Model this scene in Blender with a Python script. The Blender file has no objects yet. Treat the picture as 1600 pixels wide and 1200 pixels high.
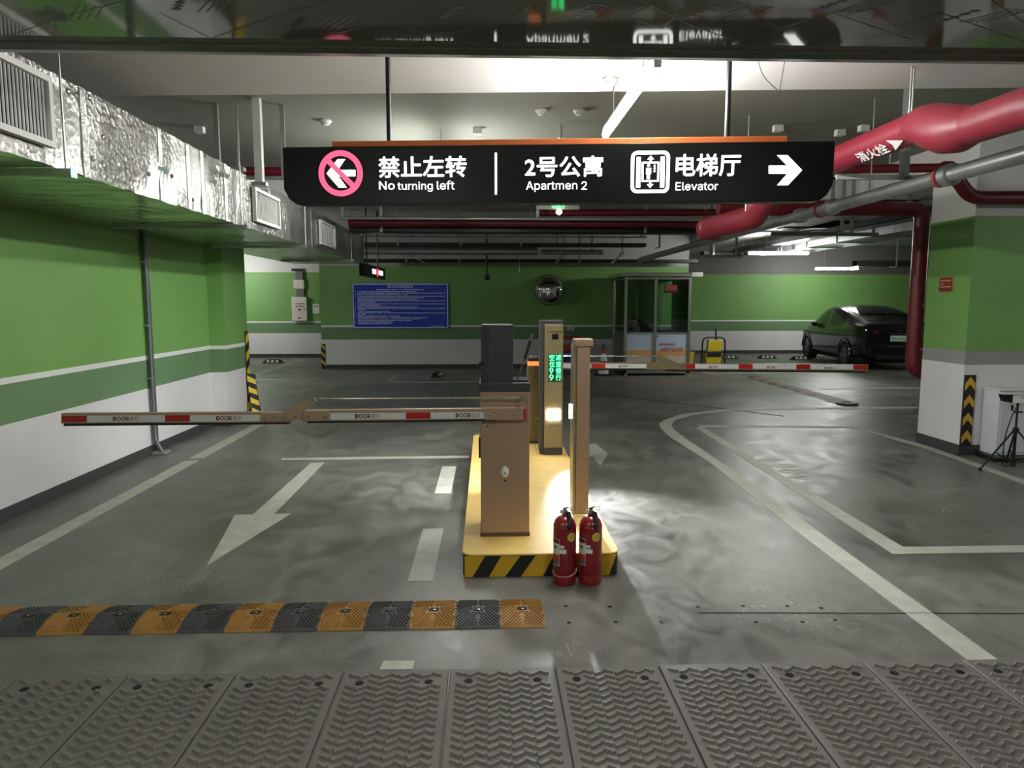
import bpy, math, random
from mathutils import Vector as V, Matrix
random.seed(7)
SC = bpy.context.scene
COL = SC.collection

# ------------------------------------------------------------------ camera, world, exposure
FPX, CAMZ = 1120.0, 1.6
TH = math.atan(128 / FPX)
PS = math.atan(40 / FPX * math.cos(TH))
cam_d = bpy.data.cameras.new('camera')
cam = bpy.data.objects.new('camera', cam_d)
COL.objects.link(cam)
cam_d.sensor_width = 36.0
cam_d.lens = 36.0 * FPX / 1600.0
cam_d.clip_start = 0.05
cam.location = (0, 0, CAMZ)
cam.rotation_euler = (math.pi / 2 - TH, 0, -PS)
SC.camera = cam

world = bpy.data.worlds.new('world')
SC.world = world
world.use_nodes = True
world.node_tree.nodes['Background'].inputs[0].default_value = (0.8, 0.85, 0.9, 1)
world.node_tree.nodes['Background'].inputs[1].default_value = 0.02

SC.view_settings.view_transform = 'Standard'
SC.view_settings.look = 'None'
SC.view_settings.exposure = 0.55
SC.view_settings.gamma = 1.0
SC.view_settings.use_curve_mapping = False
TUBE_STRENGTH = 160.0
SC.cycles.max_bounces = 7
SC.cycles.diffuse_bounces = 4
SC.cycles.glossy_bounces = 3
SC.cycles.caustics_reflective = False
SC.cycles.caustics_refractive = False
SC.cycles.sample_clamp_indirect = 6.0

# ------------------------------------------------------------------ photograph measuring helpers
FW = V((math.sin(PS) * math.cos(TH), math.cos(PS) * math.cos(TH), -math.sin(TH)))
RT = V((math.cos(PS), -math.sin(PS), 0))
UPV = RT.cross(FW)
CP = V((0, 0, CAMZ))

def ray(x, y): return FW * FPX + RT * (x - 800) + UPV * (600 - y)
def Pz(x, y, z=0.0):
    d = ray(x, y); return CP + d * ((z - CAMZ) / d.z)
def Py(x, y, Y):
    d = ray(x, y); return CP + d * (Y / d.y)
def Px(x, y, X):
    d = ray(x, y); return CP + d * (X / d.x)

# ------------------------------------------------------------------ materials
def lin(c):
    return tuple(((v / 255) / 12.92 if v / 255 <= 0.04045 else ((v / 255 + 0.055) / 1.055) ** 2.4) for v in c) + (1.0,)

MATS = {}
def mat(name, col, rough=0.5, metal=0.0, var=0.10, vs=6.0, bump=0.0, bs=40.0, emit=0.0, spec=0.5, rvar=0.0, coat=0.0):
    if name in MATS: return MATS[name]
    m = bpy.data.materials.new(name); m.use_nodes = True
    nt = m.node_tree; N = nt.nodes; L = nt.links
    b = N['Principled BSDF']
    b.inputs['Roughness'].default_value = rough
    b.inputs['Metallic'].default_value = metal
    b.inputs['Specular IOR Level'].default_value = spec
    b.inputs['Coat Weight'].default_value = coat
    c = lin(col)
    tc = N.new('ShaderNodeTexCoord')
    nz = N.new('ShaderNodeTexNoise'); nz.inputs['Scale'].default_value = vs; nz.inputs['Detail'].default_value = 5
    L.new(tc.outputs['Object'], nz.inputs['Vector'])
    mx = N.new('ShaderNodeMix'); mx.data_type = 'RGBA'
    mx.inputs['A'].default_value = tuple(max(0, v * (1 - var)) for v in c[:3]) + (1,)
    mx.inputs['B'].default_value = tuple(min(1, v * (1 + var)) for v in c[:3]) + (1,)
    L.new(nz.outputs['Fac'], mx.inputs['Factor'])
    L.new(mx.outputs['Result'], b.inputs['Base Color'])
    if rvar:
        mr = N.new('ShaderNodeMapRange')
        mr.inputs['From Min'].default_value = 0.3; mr.inputs['From Max'].default_value = 0.7
        mr.inputs['To Min'].default_value = max(0.02, rough - rvar); mr.inputs['To Max'].default_value = min(1, rough + rvar)
        L.new(nz.outputs['Fac'], mr.inputs['Value']); L.new(mr.outputs['Result'], b.inputs['Roughness'])
    if bump:
        n2 = N.new('ShaderNodeTexNoise'); n2.inputs['Scale'].default_value = bs; n2.inputs['Detail'].default_value = 6
        L.new(tc.outputs['Object'], n2.inputs['Vector'])
        bp = N.new('ShaderNodeBump'); bp.inputs['Strength'].default_value = bump; bp.inputs['Distance'].default_value = 0.02
        L.new(n2.outputs['Fac'], bp.inputs['Height']); L.new(bp.outputs['Normal'], b.inputs['Normal'])
    if emit:
        b.inputs['Emission Color'].default_value = c; b.inputs['Emission Strength'].default_value = emit
    if emit and name != 'lamp_tube': m.cycles.emission_sampling = 'NONE'
    MATS[name] = m
    return m

def band_mat(name, stops, rough=0.55):
    """painted wall: horizontal bands of paint at fixed heights"""
    m = bpy.data.materials.new(name); m.use_nodes = True
    nt = m.node_tree; N = nt.nodes; L = nt.links; b = N['Principled BSDF']
    b.inputs['Roughness'].default_value = rough
    g = N.new('ShaderNodeNewGeometry'); sp = N.new('ShaderNodeSeparateXYZ'); L.new(g.outputs['Position'], sp.inputs[0])
    dv = N.new('ShaderNodeMath'); dv.operation = 'DIVIDE'; dv.inputs[1].default_value = 4.0; L.new(sp.outputs['Z'], dv.inputs[0])
    cr = N.new('ShaderNodeValToRGB'); cr.color_ramp.interpolation = 'CONSTANT'
    el = cr.color_ramp.elements
    el.remove(el[1])
    el[0].position = 0.0; el[0].color = lin(stops[0][1])
    for z, c in stops[1:]:
        e = el.new(z / 4.0); e.color = lin(c)
    L.new(dv.outputs[0], cr.inputs[0])
    nz = N.new('ShaderNodeTexNoise'); nz.inputs['Scale'].default_value = 1.3; nz.inputs['Detail'].default_value = 6
    L.new(g.outputs['Position'], nz.inputs['Vector'])
    mr = N.new('ShaderNodeMapRange'); mr.inputs['To Min'].default_value = 0.86; mr.inputs['To Max'].default_value = 1.1
    L.new(nz.outputs['Fac'], mr.inputs['Value'])
    mu = N.new('ShaderNodeMix'); mu.data_type = 'RGBA'; mu.blend_type = 'MULTIPLY'; mu.inputs['Factor'].default_value = 1
    L.new(cr.outputs[0], mu.inputs['A']); L.new(mr.outputs[0], mu.inputs['B'])
    L.new(mu.outputs['Result'], b.inputs['Base Color'])
    n2 = N.new('ShaderNodeTexNoise'); n2.inputs['Scale'].default_value = 60
    L.new(g.outputs['Position'], n2.inputs['Vector'])
    bp = N.new('ShaderNodeBump'); bp.inputs['Strength'].default_value = 0.06; bp.inputs['Distance'].default_value = 0.01
    L.new(n2.outputs['Fac'], bp.inputs['Height']); L.new(bp.outputs['Normal'], b.inputs['Normal'])
    return m

def floor_mat():
    m = bpy.data.materials.new('sealed_concrete'); m.use_nodes = True
    nt = m.node_tree; N = nt.nodes; L = nt.links; b = N['Principled BSDF']
    g = N.new('ShaderNodeNewGeometry')
    def noise(scale, det, dist=0.0, sc=(1, 1, 1), rough=0.55):
        mp = N.new('ShaderNodeMapping'); mp.inputs['Scale'].default_value = sc
        L.new(g.outputs['Position'], mp.inputs['Vector'])
        n = N.new('ShaderNodeTexNoise'); n.inputs['Scale'].default_value = scale; n.inputs['Detail'].default_value = det
        n.inputs['Distortion'].default_value = dist; n.inputs['Roughness'].default_value = rough
        L.new(mp.outputs[0], n.inputs['Vector']); return n
    a = noise(0.8, 7, 0.6); c = noise(4.5, 8, 1.4, (1, 0.6, 1)); d = noise(38, 5)
    r = N.new('ShaderNodeValToRGB'); e = r.color_ramp.elements
    e[0].position = 0.3; e[0].color = lin((80, 79, 73)); e[1].position = 0.72; e[1].color = lin((122, 121, 114))
    L.new(a.outputs['Fac'], r.inputs[0])
    r2 = N.new('ShaderNodeMapRange'); r2.inputs['From Min'].default_value = 0.32; r2.inputs['From Max'].default_value = 0.75
    r2.inputs['To Min'].default_value = 0.68; r2.inputs['To Max'].default_value = 1.38
    L.new(c.outputs['Fac'], r2.inputs['Value'])
    mu = N.new('ShaderNodeMix'); mu.data_type = 'RGBA'; mu.blend_type = 'MULTIPLY'; mu.inputs['Factor'].default_value = 1
    L.new(r.outputs[0], mu.inputs['A']); L.new(r2.outputs[0], mu.inputs['B'])
    # pale scuffs: thin contour lines of a distorted noise, only in patches
    s = noise(2.6, 3, 2.2); w = N.new('ShaderNodeMath'); w.operation = 'PINGPONG'; w.inputs[1].default_value = 0.055
    L.new(s.outputs['Fac'], w.inputs[0])
    ls = N.new('ShaderNodeMath'); ls.operation = 'LESS_THAN'; ls.inputs[1].default_value = 0.0035; L.new(w.outputs[0], ls.inputs[0])
    pm = noise(0.9, 3, 0, (1, 1, 1)); gt = N.new('ShaderNodeMapRange')
    gt.inputs['From Min'].default_value = 0.55; gt.inputs['From Max'].default_value = 0.7; L.new(pm.outputs['Fac'], gt.inputs['Value'])
    ml = N.new('ShaderNodeMath'); ml.operation = 'MULTIPLY'; L.new(ls.outputs[0], ml.inputs[0]); L.new(gt.outputs[0], ml.inputs[1])
    m3 = N.new('ShaderNodeMath'); m3.operation = 'MULTIPLY'; m3.inputs[1].default_value = 0.7; L.new(ml.outputs[0], m3.inputs[0])
    mx = N.new('ShaderNodeMix'); mx.data_type = 'RGBA'; L.new(m3.outputs[0], mx.inputs['Factor'])
    L.new(mu.outputs['Result'], mx.inputs['A']); mx.inputs['B'].default_value = lin((188, 188, 182))
    L.new(mx.outputs['Result'], b.inputs['Base Color'])
    rr = N.new('ShaderNodeMapRange'); rr.inputs['From Min'].default_value = 0.3; rr.inputs['From Max'].default_value = 0.7
    rr.inputs['To Min'].default_value = 0.30; rr.inputs['To Max'].default_value = 0.52
    L.new(c.outputs['Fac'], rr.inputs['Value']); L.new(rr.outputs[0], b.inputs['Roughness'])
    bp = N.new('ShaderNodeBump'); bp.inputs['Strength'].default_value = 0.12; bp.inputs['Distance'].default_value = 0.01
    L.new(d.outputs['Fac'], bp.inputs['Height']); L.new(bp.outputs['Normal'], b.inputs['Normal'])
    return m

def foil_mat(name, strength, sc, rough, col=(205, 205, 200)):
    m = bpy.data.materials.new(name); m.use_nodes = True
    nt = m.node_tree; N = nt.nodes; L = nt.links; b = N['Principled BSDF']
    b.inputs['Metallic'].default_value = 0.92; b.inputs['Roughness'].default_value = rough; b.inputs['Base Color'].default_value = lin(col)
    tc = N.new('ShaderNodeTexCoord')
    big = N.new('ShaderNodeTexNoise'); big.inputs['Scale'].default_value = 1.6; big.inputs['Detail'].default_value = 2
    L.new(tc.outputs['Object'], big.inputs['Vector'])
    mr = N.new('ShaderNodeMapRange'); mr.inputs['From Min'].default_value = 0.42; mr.inputs['From Max'].default_value = 0.62
    mr.inputs['To Min'].default_value = 0.08
    L.new(big.outputs['Fac'], mr.inputs['Value'])
    vo = N.new('ShaderNodeTexVoronoi'); vo.feature = 'F1'; vo.inputs['Scale'].default_value = sc
    n0 = N.new('ShaderNodeTexNoise'); n0.inputs['Scale'].default_value = sc * 0.7; n0.inputs['Detail'].default_value = 6
    n0.inputs['Distortion'].default_value = 1.5
    L.new(tc.outputs['Object'], n0.inputs['Vector']); L.new(tc.outputs['Object'], vo.inputs['Vector'])
    ad = N.new('ShaderNodeMath'); ad.operation = 'ADD'; L.new(vo.outputs['Distance'], ad.inputs[0]); L.new(n0.outputs['Fac'], ad.inputs[1])
    mu = N.new('ShaderNodeMath'); mu.operation = 'MULTIPLY'; L.new(ad.outputs[0], mu.inputs[0]); L.new(mr.outputs[0], mu.inputs[1])
    bp = N.new('ShaderNodeBump'); bp.inputs['Strength'].default_value = strength; bp.inputs['Distance'].default_value = 0.03
    L.new(mu.outputs[0], bp.inputs['Height']); L.new(bp.outputs['Normal'], b.inputs['Normal'])
    return m

GREEN, DGREEN, WHITE = (116, 164, 88), (104, 138, 96), (222, 222, 222)
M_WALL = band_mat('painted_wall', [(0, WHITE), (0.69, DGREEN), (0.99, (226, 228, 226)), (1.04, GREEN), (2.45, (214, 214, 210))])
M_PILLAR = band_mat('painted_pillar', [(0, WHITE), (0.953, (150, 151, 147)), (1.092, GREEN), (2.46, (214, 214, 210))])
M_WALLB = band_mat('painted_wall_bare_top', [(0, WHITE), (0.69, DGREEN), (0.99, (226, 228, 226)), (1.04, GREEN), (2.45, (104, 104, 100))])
M_FLOOR = floor_mat()
M_CEIL = mat('ceiling_paint', (134, 136, 126), 0.8, var=0.06, vs=0.7, bump=0.05)
M_BEAM = mat('beam_white_paint', (220, 219, 217), 0.8, var=0.03)
M_BASE = mat('baseboard_dark', (62, 64, 64), 0.5)
M_LINE = mat('road_paint_white', (172, 173, 161), 0.6, var=0.3, vs=9)
M_LINEW = mat('road_paint_worn', (150, 151, 143), 0.55, var=0.25, vs=7)
M_CUT = mat('saw_cut', (40, 40, 38), 0.9)
M_FOIL = foil_mat('crinkled_foil', 0.9, 26, 0.33, (182, 182, 177))
M_FOILB = foil_mat('duct_underside_foil', 0.25, 10, 0.2, (200, 205, 198))
M_FILM = mat('filmed_galvanised_steel', (124, 127, 121), 0.055, 0.45, var=0.1, vs=2.5)
M_GALV = mat('galvanised_steel', (168, 172, 170), 0.36, 0.8, var=0.15, vs=12)
M_STEEL = mat('stainless_steel', (190, 190, 186), 0.22, 0.95, var=0.08)
M_RODW = mat('white_channel', (205, 205, 200), 0.5, 0.2)
M_RED = mat('red_insulated_pipe', (130, 34, 50), 0.45, var=0.12, vs=9, bump=0.05, bs=14)
M_DRED = mat('dark_red_pipe', (98, 15, 29), 0.4, var=0.12)
M_BLACK = mat('black_metal', (16, 16, 17), 0.4)
M_SIGN = mat('gloss_black_panel', (6, 6, 7), 0.38, var=0.1, spec=0.25)
M_ORANGE = mat('orange_bar', (214, 110, 50), 0.5)
M_LITW = mat('lit_white_acrylic', (255, 255, 250), 0.4, emit=1.6, var=0)
M_LITP = mat('lit_pink_red_acrylic', (250, 96, 138), 0.4, emit=0.75, var=0)
M_TAN = mat('champagne_coat', (172, 146, 122), 0.42, 0.2, var=0.05, vs=30, bump=0.02, bs=200)
M_TAN2 = mat('gold_beige_coat', (136, 124, 94), 0.4, 0.4, var=0.05)
M_DGREY = mat('charcoal_plastic', (52, 52, 56), 0.5, var=0.06)
M_WHITEP = mat('white_plastic', (226, 226, 222), 0.45, var=0.03)
M_REFL = mat('reflective_white_tape', (214, 216, 214), 0.5, var=0.05)
M_REFR = mat('reflective_red_tape', (176, 26, 26), 0.45, var=0.08)
M_INK = mat('dark_red_ink', (96, 20, 36), 0.6)
M_YEL = mat('island_yellow', (222, 188, 106), 0.6, var=0.2, vs=7, bump=0.1, bs=25)
M_YELD = mat('kerb_yellow', (206, 164, 36), 0.6, var=0.18, vs=14, bump=0.15, bs=40)
M_KBLACK = mat('kerb_black', (24, 23, 22), 0.65, var=0.2, bump=0.1)
M_EXT = mat('extinguisher_red', (132, 18, 26), 0.28, var=0.06, coat=0.5)
M_MAT = mat('moulded_rubber', (104, 101, 95), 0.6, var=0.14, vs=5, bump=0.06, bs=120)
M_MATT = mat('rubber_tread', (112, 109, 103), 0.55, var=0.14, vs=5)
M_HOLE = mat('dark_hole', (14, 14, 14), 0.9)
M_RBLK = mat('bump_black_rubber', (70, 70, 72), 0.55, var=0.2, vs=12)
M_RYEL = mat('bump_yellow_rubber', (152, 112, 54), 0.55, var=0.25, vs=12)
M_GLASS = None
M_BLUE = mat('blue_board', (20, 62, 190), 0.35, var=0.06)
M_PRINT = mat('white_print', (206, 220, 244), 0.5, var=0)
M_MIRROR = mat('chrome_mirror', (225, 225, 225), 0.03, 1.0, var=0)
M_TUBE = mat('lamp_tube', (250, 250, 246), 0.4, emit=TUBE_STRENGTH, var=0)
M_LAMPH = mat('lamp_housing', (225, 226, 226), 0.5)

def glass_mat():
    m = bpy.data.materials.new('window_glass'); m.use_nodes = True
    nt = m.node_tree; N = nt.nodes; L = nt.links
    N.remove(N['Principled BSDF'])
    t = N.new('ShaderNodeBsdfTransparent'); t.inputs[0].default_value = (0.75, 0.82, 0.78, 1)
    g = N.new('ShaderNodeBsdfGlossy'); g.inputs['Roughness'].default_value = 0.02
    fr = N.new('ShaderNodeFresnel'); fr.inputs[0].default_value = 1.5
    mx = N.new('ShaderNodeMixShader'); L.new(fr.outputs[0], mx.inputs[0]); L.new(t.outputs[0], mx.inputs[1]); L.new(g.outputs[0], mx.inputs[2])
    L.new(mx.outputs[0], N['Material Output'].inputs[0])
    return m
M_GLASS = glass_mat()

# ------------------------------------------------------------------ mesh building
class MB:
    def __init__(s): s.v = []; s.f = []
    def add(s, vs, fs):
        o = len(s.v); s.v += [tuple(p) for p in vs]; s.f += [tuple(i + o for i in f) for f in fs]; return s
    def box(s, x0, x1, y0, y1, z0, z1):
        return s.obox(V((x0, y0, z0)), V((x1 - x0, 0, 0)), V((0, y1 - y0, 0)), V((0, 0, z1 - z0)))
    def obox(s, o, a, b, c):
        o = V(o); a = V(a); b = V(b); c = V(c)
        vs = [o, o + a, o + a + b, o + b, o + c, o + a + c, o + a + b + c, o + b + c]
        return s.add(vs, [(0, 3, 2, 1), (4, 5, 6, 7), (0, 1, 5, 4), (1, 2, 6, 5), (2, 3, 7, 6), (3, 0, 4, 7)])
    def prism(s, pts, d):
        """extrude the 3D polygon pts by vector d"""
        n = len(pts); d = V(d)
        vs = [V(p) for p in pts] + [V(p) + d for p in pts]
        fs = [tuple(range(n - 1, -1, -1)), tuple(range(n, 2 * n))] + [(i, (i + 1) % n, n + (i + 1) % n, n + i) for i in range(n)]
        return s.add(vs, fs)
    def tube(s, path, r, seg=12, caps=True):
        path = [V(p) for p in path]; n = len(path); rings = []
        t0 = (path[1] - path[0]).normalized()
        ref = V((0, 0, 1)) if abs(t0.z) < 0.9 else V((1, 0, 0))
        a = t0.cross(ref).normalized()
        for i, p in enumerate(path):
            t = (path[min(i + 1, n - 1)] - path[max(i - 1, 0)]).normalized()
            a = (a - t * a.dot(t)).normalized(); b = t.cross(a)
            rr = r[i] if isinstance(r, (list, tuple)) else r
            rings.append([p + (a * math.cos(2 * math.pi * k / seg) + b * math.sin(2 * math.pi * k / seg)) * rr for k in range(seg)])
        vs = [q for rg in rings for q in rg]
        fs = [(i * seg + k, i * seg + (k + 1) % seg, (i + 1) * seg + (k + 1) % seg, (i + 1) * seg + k) for i in range(n - 1) for k in range(seg)]
        if caps: fs += [tuple(range(seg - 1, -1, -1)), tuple(range((n - 1) * seg, n * seg))]
        return s.add(vs, fs)
    def cyl(s, p0, p1, r, seg=16): return s.tube([p0, p1], r, seg)
    def lathe(s, prof, o=(0, 0, 0), seg=24, ax='z', caps=True):
        o = V(o); vs = []
        for r, h in prof:
            for k in range(seg):
                c, q = r * math.cos(2 * math.pi * k / seg), r * math.sin(2 * math.pi * k / seg)
                vs.append(o + (V((c, q, h)) if ax == 'z' else V((c, -h, q)) if ax == 'y' else V((h, c, q))))
        n = len(prof)
        fs = [(i * seg + k, i * seg + (k + 1) % seg, (i + 1) * seg + (k + 1) % seg, (i + 1) * seg + k) for i in range(n - 1) for k in range(seg)]
        if caps: fs += [tuple(range(seg - 1, -1, -1)), tuple(range((n - 1) * seg, n * seg))]
        return s.add(vs, fs)
    def build(s, name, m, parent=None, smooth=False, bevel=0.0, seg=2):
        me = bpy.data.meshes.new(name)
        me.from_pydata([tuple(p) for p in s.v], [], s.f); me.materials.append(m)
        if smooth:
            for p in me.polygons: p.use_smooth = True
        o = bpy.data.objects.new(name, me); COL.objects.link(o)
        if smooth == 'auto' or smooth:
            try: me.set_sharp_from_angle(angle=math.radians(40))
            except Exception: pass
        if bevel:
            b = o.modifiers.new('bevel', 'BEVEL'); b.width = bevel; b.segments = seg; b.limit_method = 'ANGLE'
        if parent is not None: attach(o, parent)
        return o

def root_of(p):
    m = Matrix.Translation(p.location) if p.parent is None else None
    return m
def attach(o, p):
    o.parent = p
    q = p
    while q.parent is not None: q = q.parent
    # every mesh is modelled in its thing's own space or in world space; only Empties carry an offset
    if q.get('_world'):
        o.matrix_parent_inverse = Matrix.Translation(-V(q.location)) if p is q else Matrix.Identity(4)

def tag(o, label, cat, group=None):
    o['label'] = label; o['category'] = cat
    if group: o['group'] = group
    return o
def thing(name, label, cat, loc=(0, 0, 0), group=None, world=True):
    o = bpy.data.objects.new(name, None); COL.objects.link(o); o.location = V(loc); o.empty_display_size = 0.1
    if world: o['_world'] = 1
    return tag(o, label, cat, group)
def struct(o): o['kind'] = 'structure'; return o
def dup(root, loc, rotz=0.0, label=None, group=None):
    r = root.copy(); COL.objects.link(r); r.location = V(loc); r.rotation_euler = (0, 0, rotz)
    if label: r['label'] = label
    if group: r['group'] = group
    def rec(src, dst):
        for ch in list(src.children):
            c = ch.copy(); COL.objects.link(c); c.parent = dst; rec(ch, c)
    rec(root, r)
    return r

def fillet(pts, R, n=6):
    pts = [V(p) for p in pts]; out = [pts[0]]
    for i in range(1, len(pts) - 1):
        a, b, c = pts[i - 1], pts[i], pts[i + 1]
        u = (a - b); w = (c - b); r = min(R, u.length * 0.45, w.length * 0.45)
        p0 = b + u.normalized() * r; p1 = b + w.normalized() * r
        for k in range(n + 1):
            t = k / n; out.append(p0 * (1 - t) ** 2 + b * 2 * t * (1 - t) + p1 * t * t)
    out.append(pts[-1]); return out

class Frame:
    """a flat face in space: origin, right, up, outward normal"""
    def __init__(s, o, u, v): s.o = V(o); s.u = V(u).normalized(); s.v = V(v).normalized(); s.n = s.u.cross(s.v)
    def p(s, a, b, d=0.0): return s.o + s.u * a + s.v * b + s.n * d
    def pix(s, x, y):
        d = ray(x, y); t = (s.o - CP).dot(s.n) / d.dot(s.n); q = CP + d * t - s.o
        return q.dot(s.u), q.dot(s.v)
    def poly(s, mb, pts, d0=0.0, d1=0.003): mb.prism([s.p(a, b, d0) for a, b in pts], s.n * (d1 - d0)); return mb
    def rect(s, mb, a0, a1, b0, b1, d0=0.0, d1=0.003): return s.poly(mb, [(a0, b0), (a1, b0), (a1, b1), (a0, b1)], d0, d1)
    def ring(s, mb, outer, inner, d0=0.0, d1=0.003):
        n = len(outer); vs = []
        for d in (d0, d1):
            vs += [s.p(a, b, d) for a, b in outer] + [s.p(a, b, d) for a, b in inner]
        fs = []
        for i in range(n):
            j = (i + 1) % n
            fs += [(2 * n + i, 2 * n + j, 3 * n + j, 3 * n + i), (i, j, 2 * n + j, 2 * n + i), (n + j, n + i, 3 * n + i, 3 * n + j)]
        return mb.add(vs, fs)

def circ(cx, cy, r, n=40): return [(cx + r * math.cos(2 * math.pi * k / n), cy + r * math.sin(2 * math.pi * k / n)) for k in range(n)]
def rrect(x0, x1, y0, y1, r, n=5):
    out = []
    for cx, cy, a in ((x1 - r, y1 - r, 0), (x0 + r, y1 - r, 90), (x0 + r, y0 + r, 180), (x1 - r, y0 + r, 270)):
        for k in range(n + 1):
            t = math.radians(a + 90 * k / n); out.append((cx + r * math.cos(t), cy + r * math.sin(t)))
    return out

TEXT_CACHE = {}
try:
    import os
    SANS = bpy.data.fonts.load(os.path.join(bpy.utils.system_resource('DATAFILES'), 'fonts', 'Inter.woff2'))
except Exception:
    SANS = None
def text(name, s, fr, a0, b0, w, h, m, parent, d=0.0015, bold=0.0, thick=0.0015):
    """flat lettering s filling the rectangle (a0, b0, w, h) of face fr"""
    key = (s, bold)
    if key not in TEXT_CACHE:
        c = bpy.data.curves.new('lettering', 'FONT'); c.body = s; c.resolution_u = 3; c.extrude = 0.5
        if SANS and s.isascii(): c.font = SANS
        o = bpy.data.objects.new('lettering', c); COL.objects.link(o)
        dg = bpy.context.evaluated_depsgraph_get(); dg.update()
        me = o.evaluated_get(dg).to_mesh()
        bv = [tuple(v.co) for v in me.vertices]; bfc = [tuple(p.vertices) for p in me.polygons]; av, af = [], []
        for dx, dy in ([(0, 0)] if not bold else [(bold, 0), (-bold, 0), (0, bold), (0, -bold), (bold * .7, bold * .7), (-bold * .7, -bold * .7)]):
            o_ = len(av); av += [(x + dx, y + dy, z + 0.05 * len(av) / max(len(bv), 1)) for x, y, z in bv]; af += [tuple(k + o_ for k in f) for f in bfc]
        TEXT_CACHE[key] = (av, af)
        o.evaluated_get(dg).to_mesh_clear(); bpy.data.objects.remove(o); bpy.data.curves.remove(c)
    vs, fs = TEXT_CACHE[key]
    xs = [p[0] for p in vs]; ys = [p[1] for p in vs]
    x0, x1, y0, y1 = min(xs), max(xs), min(ys), max(ys)
    mb = MB()
    mb.add([fr.p(a0 + (p[0] - x0) / (x1 - x0) * w, b0 + (p[1] - y0) / (y1 - y0) * h, d + (p[2] + 0.5) * thick) for p in vs], fs)
    return mb.build(name, m, parent)

# ------------------------------------------------------------------ the setting
WX, PLX = -3.54, 4.956          # left wall face, right pillar face
CEIL = 3.32
fl = struct(MB().box(-14, 18, -7, 26, -0.3, 0).build('floor', M_FLOOR))
struct(MB().box(-14, 18, -7, 26, CEIL, CEIL + 0.2).build('ceiling', M_CEIL))
struct(MB().box(WX - 0.3, WX, -7, 9.3, 0, CEIL).build('wall_left', M_WALL))
struct(MB().box(WX - 0.3, WX + 0.2, 9.3, 10.15, 0, CEIL).build('wall_left_pilaster', M_WALL))
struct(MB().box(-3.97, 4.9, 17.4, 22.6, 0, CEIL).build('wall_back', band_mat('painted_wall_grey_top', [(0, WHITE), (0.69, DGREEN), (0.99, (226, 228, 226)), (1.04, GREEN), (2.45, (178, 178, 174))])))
struct(MB().box(-14, -3.97, 21.1, 21.4, 0, CEIL).build('wall_back_left', M_WALL))
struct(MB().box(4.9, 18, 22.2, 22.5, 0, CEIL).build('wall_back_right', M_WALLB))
struct(MB().box(17.7, 18, -7, 22.2, 0, CEIL).build('wall_right', M_WALL))
struct(MB().box(-14, -13.7, 10.15, 21.1, 0, CEIL).build('wall_far_left', M_WALL))
struct(MB().box(-14, WX - 0.3, 9.9, 10.15, 0, CEIL).build('wall_left_return', M_WALL))
struct(MB().box(WX, 17.7, -7, -6.7, 0, CEIL).build('wall_rear', M_WALL))
struct(MB().box(PLX, 6.05, 7.24, 7.97, 0, CEIL).build('pillar_right', M_PILLAR))
# baseboards, 10 cm of dark paint standing a little proud
bb = MB().box(WX, WX + 0.012, -7, 9.3, 0, 0.1).box(WX, WX + 0.212, 9.288, 9.3, 0, 0.1).box(WX + 0.2, WX + 0.212, 9.3, 10.15, 0, 0.1)
struct(bb.build('baseboard_left', M_BASE))
struct(MB().box(-3.982, 4.9, 17.388, 17.4, 0, 0.1).build('baseboard_back', M_BASE))
struct(MB().box(-13.7, -3.982, 21.088, 21.1, 0, 0.1).build('baseboard_back_left', M_BASE))
struct(MB().box(4.9, 17.7, 22.188, 22.2, 0, 0.1).build('baseboard_back_right', M_BASE))
struct(MB().box(PLX - 0.012, PLX, 7.228, 7.97, 0, 0.11).box(PLX, 6.05, 7.228, 7.24, 0, 0.11).build('baseboard_pillar', M_BASE))
# beams: the near one is cut skew in plan
BZ = 3.1
yl, yr = Pz(170, 150, BZ).y, Pz(1600, 137, BZ).y
def beam(name, pts, z, m=M_BEAM):
    return struct(MB().prism([(x, y, z) for x, y in pts], (0, 0, CEIL - z)).build(name, m))
xl, xr = -3.54, 8.0
sl = (yr - yl) / (Pz(1600, 137, BZ).x - Pz(170, 150, BZ).x)
y_at = lambda x: yl + sl * (x - Pz(170, 150, BZ).x)
beam('beam_near', [(xl, 3.3), (xr, 3.3), (xr, y_at(xr)), (xl, y_at(xl))], BZ)
beam('beam_middle', [(WX + 0.2, 9.75), (17.7, 9.75), (17.7, 10.3), (WX + 0.2, 10.3)], 2.98)
beam('beam_far', [(-3.9, 14.0), (17.7, 14.0), (17.7, 14.5), (-3.9, 14.5)], 2.95)
beam('beam_pillar', [(5.05, 7.97), (5.95, 7.97), (5.95, 22.2), (5.05, 22.2)], 2.98)
beam('beam_pillar_front', [(6.05, 7.3), (17.7, 7.3), (17.7, 7.9), (6.05, 7.9)], 2.62)

# ------------------------------------------------------------------ paint on the floor
T = 0.002
def paint(name, pts, m=M_LINE, z0=0.0003):
    mb = MB(); mb.prism([(p[0], p[1], z0) for p in pts], (0, 0, T)); return mb.build(name, m, fl)
def paint_px(name, px, m=M_LINE): return paint(name, [Pz(*p) for p in px], m)
def strip_px(name, a, b, m=M_LINE):
    """ribbon between two rows of floor points"""
    A = [Pz(*p) for p in a]; B = [Pz(*p) for p in b]; mb = MB(); n = len(A)
    for i in range(n - 1):
        mb.prism([(q.x, q.y, 0.0003) for q in (A[i], B[i], B[i + 1], A[i + 1])], (0, 0, T))
    return mb.build(name, m, fl)
paint('edge_line', [(-3.065, 2.98), (-2.925, 2.98), (-2.925, 7.25), (-3.065, 7.25)])
paint('edge_line', [(-3.065, 7.35), (-2.925, 7.35), (-2.925, 9.7), (-3.065, 9.7)])
paint_px('lane_arrow', [(323.5, 884), (367, 804.6), (395.5, 804.3), (485.5, 723.6), (507, 723), (428.5, 803.4), (455.5, 802.5)])
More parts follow.
